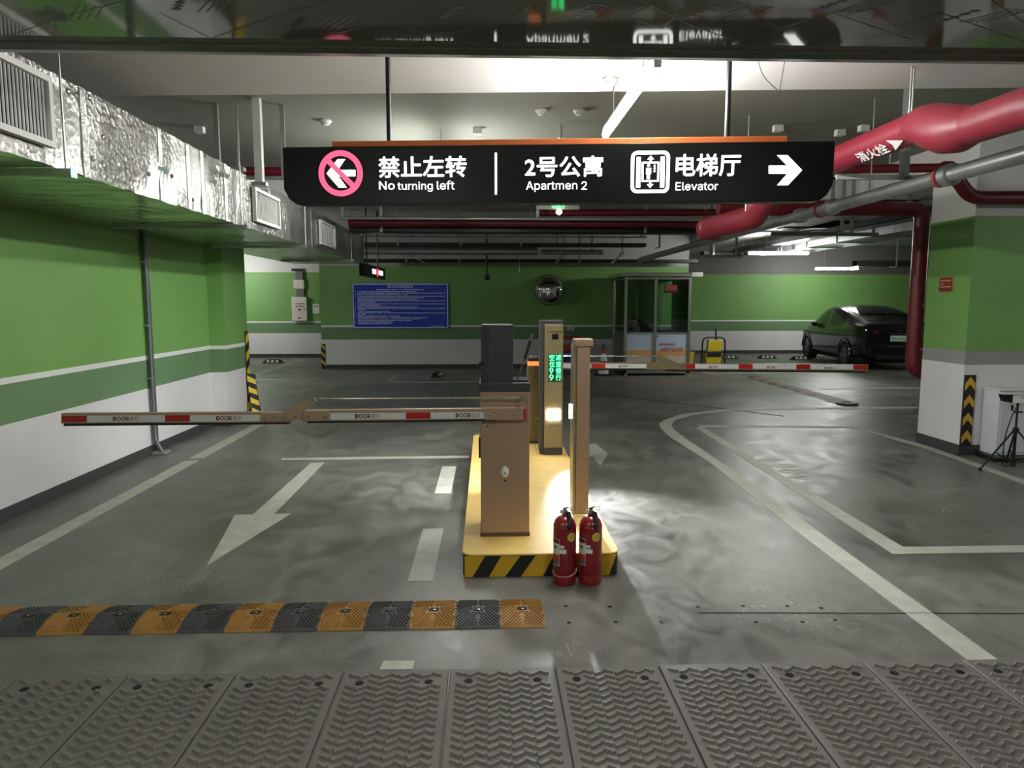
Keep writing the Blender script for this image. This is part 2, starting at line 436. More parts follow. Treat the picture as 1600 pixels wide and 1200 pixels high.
paint_px('lane_dash', [(661, 826.5), (693, 826), (676, 908.4), (637, 908.4)])
paint_px('lane_dash', [(691, 729), (713, 729), (704.5, 771), (679, 771)])
paint_px('lane_dash', [(600, 1033), (647.5, 1033), (645, 1046), (593, 1046.5)])
paint_px('stop_line', [(440, 716), (733, 712), (733, 715.5), (440, 719)], M_LINE)
paint_px('lane_arrow', [(908, 697), (930, 693), (950, 709), (938, 728), (926, 714), (905, 715)], M_LINEW)
strip_px('curved_lane_line',
         [(1555, 1064), (1521, 1038), (1311, 880), (1194, 790.6), (1110, 723), (1047, 683), (1033, 670), (1030, 663), (1036.5, 657), (1065, 647), (1126.5, 640), (1225, 637.2), (1433, 635.5)],
         [(1604, 1064), (1569, 1038), (1347, 880), (1225, 792), (1157.5, 743), (1073, 686.5), (1053, 671), (1049, 664), (1056, 656.5), (1084, 648.5), (1131, 643), (1228, 640.4), (1433, 638.5)])
strip_px('bay_line', [(1081, 664.5), (1396, 866), (1700, 862)], [(1098, 667.5), (1411, 854.8), (1700, 851)])
strip_px('bay_line', [(1081, 664.5), (1330, 666)], [(1085, 667.2), (1330, 668.7)])
strip_px('bay_line', [(1326, 667), (1450, 702), (1640, 772)], [(1336, 667), (1452, 697.5), (1640, 764)])
strip_px('bay_line', [(1281, 607), (1440, 605.2)], [(1281, 609), (1440, 607.2)], M_LINEW)
strip_px('bay_line', [(1093, 580), (1105, 584), (1300, 583)], [(1096, 579), (1108, 582.6), (1300, 581.6)], M_LINEW)
strip_px('bay_line', [(1153, 556), (1202, 568)], [(1157, 555.5), (1207, 568)], M_LINEW)
strip_px('bay_line', [(395, 585.5), (468, 562)], [(402, 586), (474, 562)], M_LINEW)
strip_px('bay_line', [(396, 593), (446, 592.4)], [(396, 594.6), (446, 594)], M_LINEW)
strip_px('bay_line', [(604, 597), (618, 585)], [(614, 597), (625, 585)], M_LINEW)
strip_px('bay_line', [(604, 598.5), (748, 597.5)], [(604, 596.5), (748, 595.7)], M_LINEW)
strip_px('bay_line', [(905, 594), (925, 582)], [(913, 594), (931, 582)], M_LINEW)
# worn bay number: elongated loops of paint
for k in range(4):
    c = Pz(1205 + k * 17, 718 + k * 9.3)
    fr = Frame((c.x, c.y, 0.0003), (1, 0, 0), (0, 1, 0))
    mb = MB()
    e1 = [(0.145 * math.cos(t), 0.075 * math.sin(t)) for t in [2 * math.pi * i / 24 for i in range(24)]]
    e2 = [(0.10 * math.cos(t), 0.032 * math.sin(t)) for t in [2 * math.pi * i / 24 for i in range(24)]]
    fr.ring(mb, e1, e2, 0, 0.0008); mb.build('bay_number', M_LINE, fl)
strip_px('saw_joint', [(1090, 957), (1700, 958.5)], [(1090, 957.9), (1700, 959.4)], M_CUT)
strip_px('saw_joint', [(820, 600), (1225, 650)], [(820, 600.8), (1225, 650.8)], M_CUT)
for hx, hy in ((953, 948), (962, 972), (1033, 972), (1090, 948), (1161, 947), (1181, 972), (1230, 947), (1254, 972), (1283, 950), (1305, 969), (884, 947), (889, 973)):
    c = Pz(hx, hy); MB().lathe([(0.011, 0.0003), (0.011, 0.0015)], (c.x, c.y, 0), 10).build('bolt_hole', M_HOLE, fl)

# ------------------------------------------------------------------ trench mats in the foreground
PITCH = 0.4575; MX0 = Pz(703, 1046).x; MY1, MY0 = 2.972, 1.75
plate_mb = MB().box(0.004, PITCH - 0.004, 0, MY1 - MY0, -0.001, 0.012)
tread_mb = MB()
ncol, rowp = 9, 0.046
for r in range(26):
    for c in range(ncol):
        cx = 0.03 + (c + 0.5) * (PITCH - 0.06) / ncol
        cy = 0.03 + (r + 0.5) * rowp + (0.0 if c % 2 else rowp * 0.28)
        if cy > MY1 - MY0 - 0.02: continue
        a = math.radians(32 if c % 2 else -32); u = V((math.cos(a), math.sin(a), 0)); w = V((-math.sin(a), math.cos(a), 0))
        o = V((cx, cy, 0.012)); l, h = 0.0225, 0.0072
        if any(abs(cx - hx_) < 0.04 and abs(cy - 1.115) < 0.03 for hx_ in (0.085, 0.375)): continue
        b = [o - u * l - w * h, o + u * l - w * h, o + u * l + w * h, o - u * l + w * h]
        t = [o - u * (l - .003) - w * (h - .002), o + u * (l - .003) - w * (h - .002), o + u * (l - .003) + w * (h - .002), o - u * (l - .003) + w * (h - .002)]
        tread_mb.add(b + [q + V((0, 0, 0.0105)) for q in t], [(4, 5, 6, 7), (0, 1, 5, 4), (1, 2, 6, 5), (2, 3, 7, 6), (3, 0, 4, 7)])
mat0 = thing('trench_mat', '', 'mat', (MX0, MY0, 0), 'rubber trench mats in the foreground', world=False)
plate_mb.build('plate', M_MAT, mat0, bevel=0.004)
tr = tread_mb.build('tread', M_MATT, mat0); tr['kind'] = 'stuff'
for hx in (0.085, 0.375):
    MB().lathe([(0.018, 0.0118), (0.018, 0.0135)], (hx, 1.115, 0), 14).build('bolt_hole', M_HOLE, mat0)
LB = {-4: 'rubber trench mat three to the left of the one below the white dash', -3: 'rubber trench mat two to the left of the one below the white dash',
      -2: 'rubber trench mat next left of the one below the white dash', -1: 'rubber trench mat directly below the short white floor dash',
      0: 'rubber trench mat in line with the barrier cabinet at the centre of the row', 1: 'rubber trench mat directly in front of the two fire extinguishers',
      2: 'rubber trench mat next right of the one before the extinguishers', 3: 'rubber trench mat two to the right of the one before the extinguishers',
      4: 'rubber trench mat three to the right of the one before the extinguishers', 5: 'rubber trench mat at the far right edge of the foreground row',
      -5: 'rubber trench mat cut off by the left picture border'}
mat0['label'] = LB[0]
for k in (-5, -4, -3, -2, -1, 1, 2, 3, 4, 5):
    dup(mat0, (MX0 + k * PITCH, MY0, 0), 0, LB[k])

# ------------------------------------------------------------------ near speed bump, rubber segments
SEGW = 0.2245; BX1 = Pz(853, 981).x; BY0, BY1 = 3.376, 3.69
def bump_seg_mesh(w, L, h, grooves=True):
    prof = [(0, 0.004), (0.012, 0.014), (0.09 * L / 0.314, h * 0.86), (L * 0.42, h), (L * 0.58, h), (L - 0.09 * L / 0.314, h * 0.86), (L - 0.012, 0.014), (L, 0.004)]
    def hz(y):
        for (a, za), (b, zb) in zip(prof, prof[1:]):
            if a <= y <= b: return za + (zb - za) * (y - a) / (b - a)
        return 0.004
    mb = MB(); n = len(prof)
    vs = [(0.001, y, z) for y, z in prof] + [(w - 0.001, y, z) for y, z in prof] + [(0.001, 0, 0), (0.001, L, 0), (w - 0.001, 0, 0), (w - 0.001, L, 0)]
    fs = [(i, n + i, n + i + 1, i + 1) for i in range(n - 1)]
    fs += [tuple([2 * n] + list(range(n)) + [2 * n + 1]), tuple([2 * n + 3] + list(range(2 * n - 1, n - 1, -1)) + [2 * n + 2]), (2 * n, 2 * n + 2, n, 0), (2 * n + 1, n - 1, 2 * n - 1, 2 * n + 3), (2 * n, 2 * n + 1, 2 * n + 3, 2 * n + 2)]
    mb.add(vs, fs)
    rb = MB()
    if grooves:   # diagonal ribs, four fields meeting at the bolt recess
        sp, hw = 0.0185, 0.0042
        for k in range(-10, 10):
            for sx in (-1, 1):
                for sy in (-1, 1):
                    P = []
                    for q in range(9):
                        t = q / 8; ax = t * w / 2 + k * sp; x = w / 2 + sx * ax; y = L / 2 + sy * t * (L / 2 - 0.012)
                        if not 0.003 < ax < w / 2 - 0.004 or (abs(x - w / 2) < 0.032 and -0.04 < y - L / 2 < 0.012): P.append(None)
                        else: P.append((x, y))
                    for p_, q_ in zip(P, P[1:]):
                        if p_ is None or q_ is None: continue
                        (xa, ya), (xb, yb) = p_, q_; za, zb = hz(ya) - 0.001, hz(yb) - 0.001
                        rb.add([(xa - hw, ya, za), (xa + hw, ya, za), (xb + hw, yb, zb), (xb - hw, yb, zb), (xa - hw * .5, ya, za + .0075), (xa + hw * .5, ya, za + .0075), (xb + hw * .5, yb, zb + .0075), (xb - hw * .5, yb, zb + .0075)],
                               [(4, 5, 6, 7), (0, 1, 5, 4), (1, 2, 6, 5), (2, 3, 7, 6), (3, 0, 4, 7)])
    return mb, rb, hz
bump = thing('speed_bump', 'yellow and black rubber speed bump across the left lane in front', 'speed bump', (BX1 - 6 * SEGW, BY0, 0))
mbx, rbx, hz = bump_seg_mesh(SEGW, BY1 - BY0, 0.042)
protos = {}
for k in range(15):
    c = k % 2
    x = BX1 - (k + 1) * SEGW
    mm = (M_RYEL, M_RBLK)[c]
    if c not in protos:
        a = mbx.build('rubber_segment', mm, None); attach(a, bump)
        a.matrix_parent_inverse = Matrix.Identity(4); a.location = (x - bump.location.x, 0, 0)
        b = rbx.build('ribs', mm, None); b.parent = a; b['kind'] = 'stuff'
        r = MB().box(SEGW / 2 - 0.026, SEGW / 2 + 0.026, 0.12, 0.158, 0.0385, 0.0428).build('bolt_recess', M_KBLACK, None); r.parent = a
        g = MB().lathe([(0.009, 0.04), (0.009, 0.045), (0.004, 0.047)], (SEGW / 2 + 0.002, 0.132, 0), 12).build('bolt', M_STEEL, None); g.parent = a
        protos[c] = (a, b, r, g)
    else:
        pa = protos[c][0].copy(); COL.objects.link(pa); pa.location = (x - bump.location.x, 0, 0)
        for ch in protos[c][1:]:
            q = ch.copy(); COL.objects.link(q); q.parent = pa

# far speed bump on the right
fa, fb = Pz(1180, 590), Pz(1322, 631)
fb2 = thing('speed_bump', 'worn yellow and black rubber speed bump lying on the floor before the black car', 'speed bump', ((fa + fb) / 2))
dr = (fb - fa).normalized(); nr = V((-dr.y, dr.x, 0)); LEN = (fb - fa).length; ns = 14
for k in range(ns):
    o = fa + dr * (LEN * k / ns); w = LEN / ns - 0.004; mb = MB()
    prof = [(-0.17, 0.004), (-0.10, 0.032), (-0.03, 0.042), (0.03, 0.042), (0.10, 0.032), (0.17, 0.004)]
    A = [o + nr * y + V((0, 0, z)) for y, z in prof]; B = [q + dr * w for q in A]; n = len(A)
    mb.add(A + B, [(i, i + 1, n + i + 1, n + i) for i in range(n - 1)] + [tuple(range(n - 1, -1, -1)), tuple(range(n, 2 * n)), (0, n, 2 * n - 1, n - 1)])
    mb.build('rubber_segment', (M_RBLK, mat('bump_faded_yellow', (112, 98, 66), 0.6, var=0.25))[k % 2], fb2)
endp = fb + dr * 0.0
mb = MB(); pts = [endp + nr * (0.17 * math.cos(t)) + dr * (0.22 * math.sin(t)) for t in [math.pi * i / 10 for i in range(11)]]
mb.prism([(p.x, p.y, 0.001) for p in pts], (0, 0, 0.03)); mb.build('end_cap', M_RBLK, fb2, bevel=0.012)

# ------------------------------------------------------------------ traffic island
IH = 0.14
isl = thing('traffic_island', 'yellow concrete traffic island with black and yellow striped kerb', 'traffic island', (0.31, 5.9, 0))
IX0, IX1, IY0, IY1 = -0.145, 0.775, 4.045, 7.85
foot = rrect(IX0, IX1, IY0, IY1, 0.07, 5)
MB().prism([(x, y, IH - 0.012) for x, y in rrect(IX0 - 0.004, IX1 + 0.004, IY0 - 0.004, IY1 + 0.004, 0.07, 5)], (0, 0, 0.012)).build('top_slab', M_YEL, isl, bevel=0.008)
MB().prism([(x, y, 0) for x, y in foot], (0, 0, IH - 0.012)).build('kerb', M_KBLACK, isl)
# slanted yellow bars round the kerb, each its own painted piece
def kerb_pt(s):      # walk along the front face from the left corner, then along the right side
    fl_ = IX1 - IX0
    if s < 0: return V((IX0 - 0.002, IY0 - s, 0))
    if s <= fl_: return V((IX0 + s, IY0 - 0.002, 0))
    return V((IX1 + 0.002, IY0 + (s - fl_), 0))
front_w = IX1 - IX0
pw = 0.066 * 4.05 / 2
sx = lambda x: (x - 722) / (967 - 722) * front_w
for b0, b1, t0, t1 in ((724, 737, 724, 757), (763, 788, 782, 812), (813, 847, 836, 864), (872, 897, 890, 918), (925, 951, 938, 962)):
    ps = [V((IX0 + min(max(sx(q), 0.012), front_w - 0.006), IY0 - 0.003, z)) for q, z in ((b0, 0.002), (b1, 0.002), (t1, IH - 0.013), (t0, IH - 0.013))]
    MB().prism(ps, (0, 0.005, 0)).build('yellow_bar', M_YELD, isl)
for k in range(9):
    y0 = IY0 + 0.16 + k * 0.4
    MB().prism([(IX1 + 0.002, y0, 0.002), (IX1 + 0.002, y0 + 0.18, 0.002), (IX1 + 0.002, y0 + 0.28, IH - 0.013), (IX1 + 0.002, y0 + 0.1, IH - 0.013)], (-0.004, 0, 0)).build('yellow_bar', M_YELD, isl)

# ------------------------------------------------------------------ lettering used on the barrier arms
def door_logo(fr, a, b, h, parent):
    """the maker's mark on the arm: a slashed D, OOR, two small characters"""
    w = h * 0.95
    text('lettering', 'DOOR', fr, a, b, h * 3.5, h, M_INK, parent, 0.0012, 0.02, 0.0008)
    mb = MB(); fr.poly(mb, [(a - h * 0.12, b - h * 0.04), (a + h * 0.12, b - h * 0.04), (a + h * 0.66, b + h * 0.62), (a + h * 0.46, b + h * 0.62)], 0.0012, 0.0024)
    mb.build('logo_slash', M_INK, parent)
    text('lettering', '道尔', fr, a + h * 3.62, b, h * 2.0, h * 1.02, mat('red_ink', (138, 36, 54), 0.6), parent, 0.0012, 0.0, 0.0008)

# ------------------------------------------------------------------ left barrier gate
def bolt(fr, a, b, parent, r=0.011, d=0.004):
    c = fr.p(a, b, 0); MB().tube([c, c + fr.n * d, c + fr.n * (d + 0.004)], [r, r, r * 0.5], 10).build('bolt', M_STEEL, parent, smooth=True)
CX0, CX1, CY = -0.04, 0.263, 4.36
gate = thing('barrier_gate', 'champagne barrier cabinet with raised black lid and folding arm across left lane', 'barrier gate', (0.11, 4.5, IH))
MB().box(CX0, CX1, CY, CY + 0.29, IH + 0.02, 1.055).build('cabinet', M_TAN, gate, bevel=0.006)
MB().box(CX0 - 0.004, CX1 + 0.004, CY - 0.004, CY + 0.294, IH, IH + 0.022).build('base_plate', mat('base_brown', (96, 74, 58), 0.5), gate)
MB().box(CX0 - 0.008, CX1 + 0.006, CY - 0.008, CY + 0.3, 1.055, 1.108).build('top_rim', M_DGREY, gate, bevel=0.006)
MB().prism([(CX0 + 0.002, CY + 0.02, 1.10), (CX0 + 0.05, CY, 1.10), (CX0 + 0.2, CY, 1.10), (CX0 + 0.2, CY + 0.27, 1.10), (CX0 + 0.002, CY + 0.27, 1.10)], (0.006, 0, 0.362)).build('raised_lid', M_DGREY, gate, bevel=0.006)
MB().box(CX0 - 0.006, CX0 + 0.03, CY + 0.01, CY + 0.03, 1.215, 1.236).build('lid_latch', M_BLACK, gate)
s0, s1 = V((CX1 - 0.07, CY + 0.12, 1.11)), V((CX1 + 0.03, CY + 0.20, 1.40))
mid = s0 + (s1 - s0) * 0.45
MB().tube([s0, mid], 0.006, 8).build('gas_strut_rod', M_STEEL, gate)
MB().tube([mid, mid + (s1 - s0) * 0.4], 0.011, 8).build('gas_strut_sleeve', M_BLACK, gate)
MB().tube([mid + (s1 - s0) * 0.4, s1], 0.005, 8).build('gas_strut_end', M_STEEL, gate)
MB().box(CX1 - 0.10, CX1 - 0.004, CY + 0.05, CY + 0.26, 1.07, 1.118).build('motor_cover', M_BLACK, gate)
frc = Frame((0, CY, 0), (1, 0, 0), (0, 0, 1))
ctl = MB(); cc = Py(789, 737, CY)
ctl.lathe([(0.026, 0.0), (0.027, 0.006), (0.02, 0.014), (0.008, 0.018)], (0, 0, 0), 24, 'y')
ctl.v = [(x * 0.92 + cc.x, y + CY - 0.001, z * 1.35 + cc.z) for x, y, z in ctl.v]
sens = ctl.build('remote_receiver', M_WHITEP, gate, smooth=True)
MB().lathe([(0.005, 0.0), (0.005, 0.004)], (cc.x, CY - 0.018, cc.z - 0.004), 10, 'y').build('receiver_eye', M_DGREY, gate)
for px, py, r in ((789, 751, 0.006), (762, 666, 0.006)):
    q = Py(px, py, CY); MB().lathe([(r, -0.001), (r, 0.0015)], (q.x, CY, q.z), 10, 'y').build('keyhole', M_HOLE, gate)
MB().box(CX0 - 0.012, CX0, CY + 0.10, CY + 0.2, 0.62, 0.75).build('side_handle', M_BLACK, gate)
# arm: two folding lengths, clamp, knuckle plate and tie rod, all in front of the cabinet
AY0, AY1 = CY - 0.065, CY - 0.03
fra = Frame((0, AY0, 0), (1, 0, 0), (0, 0, 1))
AP = lambda x, y: fra.pix(x, y)
def arm_piece(x0, ytop0, ybot0, x1, ytop1, ybot1, nm, m, dy0=0.0, dy1=0.0):
    a, b, c, d = [AP(*q) for q in ((x0, ybot0), (x1, ybot1), (x1, ytop1), (x0, ytop0))]
    return MB().prism([fra.p(*q, dy0) for q in (a, b, c, d)], V((0, AY1 - AY0 + dy0 - dy1, 0))).build(nm, m, gate, bevel=0.003)
arm_piece(95, 646, 662, 455, 643.5, 660, 'outer_boom', M_TAN)
arm_piece(472, 641, 659, 775, 638, 655, 'inner_boom', M_TAN)
arm_piece(99, 662, 666, 452, 659.5, 663, 'rubber_edge', M_BLACK)
arm_piece(480, 658, 661.5, 775, 654.5, 658, 'rubber_edge', M_BLACK)
arm_piece(757, 637.5, 656, 818, 637, 655.5, 'boom_clamp', M_TAN, 0.012)
arm_piece(815, 638, 656, 821.5, 638, 656, 'clamp_end', M_REFR, 0.008)
kn = [AP(*q) for q in ((408, 645), (440, 644.5), (492, 619.5), (496, 626), (475, 642), (471, 657), (408, 658))]
mb = MB(); fra.poly(mb, kn, 0.001, 0.012); mb.build('knuckle_plate', M_TAN, gate, bevel=0.002)
kn2 = [AP(*q) for q in ((474, 642), (515, 641), (515, 657), (474, 657.5))]
mb = MB(); fra.poly(mb, kn2, 0.001, 0.010); mb.build('hinge_plate', M_TAN, gate, bevel=0.002)
for x, y in ((413, 652), (430, 652), (447, 651.5), (462, 651), (482, 651), (508, 650.5), (764, 648), (805, 647), (489, 624)):
    bolt(fra, *AP(x, y), gate, 0.009, 0.016)
def decal(x0, x1, y0, y1, m, nm):
    a0, b1 = AP(x0, y0); a1, b0 = AP(x1, y1); _, b0b = AP(x0, y1)
    mb = MB(); fra.poly(mb, [AP(x0, y1), AP(x1, y1 - (x1 - x0) * 0.006), AP(x1, y0 - (x1 - x0) * 0.006), AP(x0, y0)], 0.0005, 0.0014)
    return mb.build(nm, m, gate)
for x0, x1, y in ((97, 136, 650.0), (258, 297, 648.9)): decal(x0, x1, y, y + 9.6, M_REFR, 'red_band')
for x0, x1, y in ((136, 258, 649.6), (297, 408, 648.7)): decal(x0, x1, y, y + 10.2, M_REFL, 'white_band')
decal(634, 673, 644.6, 654.2, M_REFR, 'red_band')
for x0, x1, y in ((516, 634, 645.6), (673, 758, 644.4)): decal(x0, x1, y, y + 10.0, M_REFL, 'white_band')
for x, y in ((177, 657.6), (338, 656.8), (555, 653.6), (712, 652.4)):
    a, b = AP(x, y); door_logo(fra, a, b, 0.0265, gate)
q0, q1 = fra.p(*AP(496, 623), -0.02), fra.p(*AP(812, 622), -0.02)
q0.y -= 0.02; q1.y -= 0.02
MB().tube([q0, q1], 0.0055, 10).build('tie_rod', M_STEEL, gate, smooth=True)
qe = fra.p(*AP(815, 622), 0)
MB().tube([qe + V((0, -0.03, 0)), qe + V((0, 0.066, 0))], 0.012, 14).build('tie_rod_pivot', M_STEEL, gate, smooth=True)
qa = fra.p(*AP(800, 648), 0)
MB().cyl(qa + V((0, 0.03, 0)), qa + V((0, 0.066, 0)), 0.02).build('boom_axle', M_STEEL, gate, smooth=True)

# ------------------------------------------------------------------ right barrier gate (behind the plate-reading column)
g2 = thing('barrier_gate', 'gold barrier cabinet with orange lamp band and long folding arm across right lane', 'barrier gate', (0.5, 7.45, IH))
C2 = 7.32; D2 = C2 + 0.26; x0, x1 = 0.425, 0.70
MB().box(x0, x1, C2, D2, IH + 0.02, 0.945).build('cabinet', M_TAN2, g2, bevel=0.008)
MB().box(x0 - 0.003, x1 + 0.003, C2 - 0.003, D2 + 0.003, IH, IH + 0.022).build('base_plate', mat('base_brown', (96, 74, 58)), g2)
MB().box(x0 + 0.006, x1 - 0.006, C2 + 0.006, D2 - 0.006, 0.945, 0.952).build('trim_band', M_REFL, g2)
MB().box(x0 + 0.008, x1 - 0.008, C2 + 0.004, D2 - 0.008, 0.952, 0.995).build('lamp_band', mat('lit_orange', (255, 130, 60), 0.4, emit=1.0, var=0), g2, bevel=0.01)
MB().box(x0, x1, C2, D2, 0.995, 1.02).build('lid_rim', M_DGREY, g2, bevel=0.004)
MB().prism([(x0 + 0.01, C2 + 0.01, 1.02), (x1 - 0.01, C2 + 0.01, 1.02), (x1 - 0.01, D2 - 0.01, 1.02), (x0 + 0.01, D2 - 0.01, 1.02)], (0, 0, 0.035)).build('domed_lid', M_STEEL, g2, bevel=0.025, seg=4)
fr2 = Frame((0, C2 - 0.10, 0), (1, 0, 0), (0, 0, 1)); AQ = lambda x, y: fr2.pix(x, y)
def arm2(x0, x1, yt0, yb0, yt1, yb1, nm, m, th=0.04, dd=0.0):
    mb = MB(); mb.prism([fr2.p(*q, dd) for q in (AQ(x0, yb0), AQ(x1, yb1), AQ(x1, yt1), AQ(x0, yt0))], V((0, th + dd, 0))); return mb.build(nm, m, g2, bevel=0.002)
arm2(845, 1012, 567, 576, 566.5, 575.5, 'inner_boom', M_TAN2)
arm2(1068, 1357, 568, 577.5, 569.5, 580, 'outer_boom', M_TAN2)
arm2(845, 1008, 576, 579, 575.5, 578.5, 'rubber_edge', M_BLACK)
arm2(1040, 1352, 577, 580, 580, 582.5, 'rubber_edge', M_BLACK)
mb = MB(); fr2.poly(mb, [AQ(*q) for q in ((1010, 566.5), (1029, 566), (1022, 556.5), (1030, 553), (1058, 567.5), (1072, 568.5), (1072, 577.5), (1010, 576.5))], -0.01, 0.006); mb.build('knuckle_plate', M_TAN2, g2)
for x in (1014, 1028, 1040.5, 1053, 1066): bolt(fr2, *AQ(x, 572), g2, 0.009, 0.006)
def dec2(x0, x1, y0, y1, m, nm):
    mb = MB(); fr2.poly(mb, [AQ(x0, y1), AQ(x1, y1 + (x1 - x0) * 0.008), AQ(x1, y0 + (x1 - x0) * 0.008), AQ(x0, y0)], 0.0005, 0.002); return mb.build(nm, m, g2)
for a, b in ((924, 946), (1072, 1086), (1154, 1176), (1244, 1266), (1333, 1355)): dec2(a, b, 568.3 + (a - 924) * 0.0045, 574.8 + (a - 924) * 0.0055, M_REFR, 'red_band')
for a, b in ((846, 924), (946, 1011), (1086, 1154), (1176, 1244), (1266, 1333)): dec2(a, b, 568.1 + (a - 924) * 0.0045, 575.0 + (a - 924) * 0.0055, M_REFL, 'white_band')
for x, y in ((866, 573.9), (967, 573.9), (1108, 575.2), (1198, 575.8), (1288, 576.6)):
    a, b = AQ(x, y); door_logo(fr2, a, b, 0.024, g2)
MB().tube([fr2.p(*AQ(845, 556.5)), fr2.p(*AQ(1024, 556.5))], 0.006, 8).build('tie_rod', M_STEEL, g2, smooth=True)
qa = fr2.p(*AQ(848, 571), 0)
MB().cyl(qa, qa + V((0, 0.12, 0)), 0.02).build('boom_axle', M_STEEL, g2)
qa = fr2.p(*AQ(845, 556.5), 0)
MB().cyl(qa, qa + V((0, 0.12, 0)), 0.012).build('tie_rod_pivot', M_STEEL, g2)
text('lettering', 'DOOR', Frame((0, C2, 0), (1, 0, 0), (0, 0, 1)), 0.50, 0.39, 0.09, 0.026, M_WHITEP, g2)

# ------------------------------------------------------------------ plate-reading column with display
AYF = 6.75
col = thing('plate_reader_column', 'gold column with green text display and bright floodlight on island', 'plate reader', (0.62, 6.85, IH))
ax0, ax1 = 0.545, 0.728
MB().box(ax0 - 0.035, ax1, AYF + 0.03, AYF + 0.24, IH, 1.43).build('rear_housing', M_DGREY, col, bevel=0.006)
MB().box(ax0, ax1 - 0.004, AYF, AYF + 0.03, IH + 0.07, 1.39).build('face_panel', M_TAN2, col, bevel=0.006)
MB().box(ax0, ax1 - 0.004, AYF + 0.004, AYF + 0.03, IH, IH + 0.07).build('plinth', M_DGREY, col)
frn = Frame((0, AYF, 0), (1, 0, 0), (0, 0, 1)); FP = lambda x, y: frn.pix(x, y)
(a, b), (c, d) = FP(862.5, 530.5), FP(872.5, 522); mb = MB(); frn.rect(mb, a, c, b, d, 0, 0.003); mb.build('camera_window', M_SIGN, col)
(a, b), (c, d) = FP(859, 517.4), FP(880, 515); mb = MB(); frn.rect(mb, a, c, b, d, 0, 0.02); mb.build('window_visor', M_TAN2, col)
(a, b), (c, d) = FP(856.5, 597), FP(877.5, 553.5); mb = MB(); frn.rect(mb, a, c, b, d, 0, 0.002); mb.build('display_screen', mat('display_green_black', (6, 46, 22), 0.3, emit=0.25), col)
M_LED = mat('led_green', (70, 255, 150), 0.4, emit=2.2, var=0)
for i, ch in enumerate('空位99'):
    a, b = FP(858.2, 563.2 + i * 10.4); text('display_text', ch, frn, a, b, 0.052 if i < 2 else 0.04, 0.056, M_LED, col, 0.002, 0.012)
for i, ch in enumerate('减速慢行'):
    a, b = FP(868.2, 563.2 + i * 10.4); text('display_text', ch, frn, a, b, 0.052, 0.056, M_LED, col, 0.002, 0.012)
(a, b), (c, d) = FP(854.5, 656), FP(875, 640); mb = MB(); frn.rect(mb, a, c, b, d, 0, 0.012); mb.build('floodlight', mat('floodlight_emitter', (255, 252, 240), 0.4, emit=30, var=0), col)
a, b = FP(859, 666.5); text('lettering', 'DOOR道尔', frn, a, b, 0.095, 0.016, M_DGREY, col)
MB().cyl((ax0 - 0.04, AYF + 0.07, 1.22), (ax0 - 0.03, AYF + 0.07, 1.22), 0.012).build('side_lock', M_BLACK, col)
def spot(name, loc, target, power, ang, blend, size, colr, parent):
    d = bpy.data.lights.new(name, 'SPOT'); d.energy = power; d.spot_size = math.radians(ang); d.spot_blend = blend; d.shadow_soft_size = size; d.color = colr
    o = bpy.data.objects.new(name, d); COL.objects.link(o); o.location = V(loc)
    o.rotation_euler = (V(target) - V(loc)).to_track_quat('-Z', 'Y').to_euler()
    attach(o, parent); return o
SPOT_A = spot('floodlight_beam', (0.635, AYF - 0.03, 0.53), (1.85, 3.3, 0.1), 520, 60, 1.0, 0.03, (0.95, 0.97, 1.0), col)

# ------------------------------------------------------------------ narrow post seen from behind
pst = thing('camera_post', 'narrow champagne post with hooked top beside the two extinguishers', 'post', (0.645, 4.9, IH))
PYF = 4.82
MB().box(0.612, 0.702, PYF, PYF + 0.09, IH + 0.01, 1.30).build('body', M_TAN, pst, bevel=0.004)
MB().box(0.592, 0.72, PYF - 0.004, PYF + 0.12, 1.30, 1.352).build('hooked_top', M_TAN, pst, bevel=0.006)
MB().box(0.592, 0.613, PYF + 0.02, PYF + 0.20, IH + 0.01, 1.31).build('front_shell', mat('shell_silver_gold', (178, 168, 140), 0.3, 0.6), pst, bevel=0.004)
MB().box(0.622, 0.63, PYF - 0.003, PYF, IH + 0.03, 1.28).build('edge_fold', M_TAN, pst)
MB().box(0.69, 0.712, PYF + 0.10, PYF + 0.14, 0.74, 0.90).build('lock_bar', M_BLACK, pst)
MB().box(0.586, 0.596, PYF + 0.18, PYF + 0.215, 0.78, 0.88).build('floodlight', mat('floodlight_emitter', (255, 252, 240)), pst)
MB().box(0.588, 0.722, PYF - 0.004, PYF + 0.21, IH, IH + 0.012).build('base_plate', M_TAN, pst)
SPOT_B = spot('floodlight_beam', (0.585, PYF + 0.24, 0.83), (-1.3, 7.0, 0.0), 230, 68, 1.0, 0.03, (0.97, 0.98, 1.0), pst)

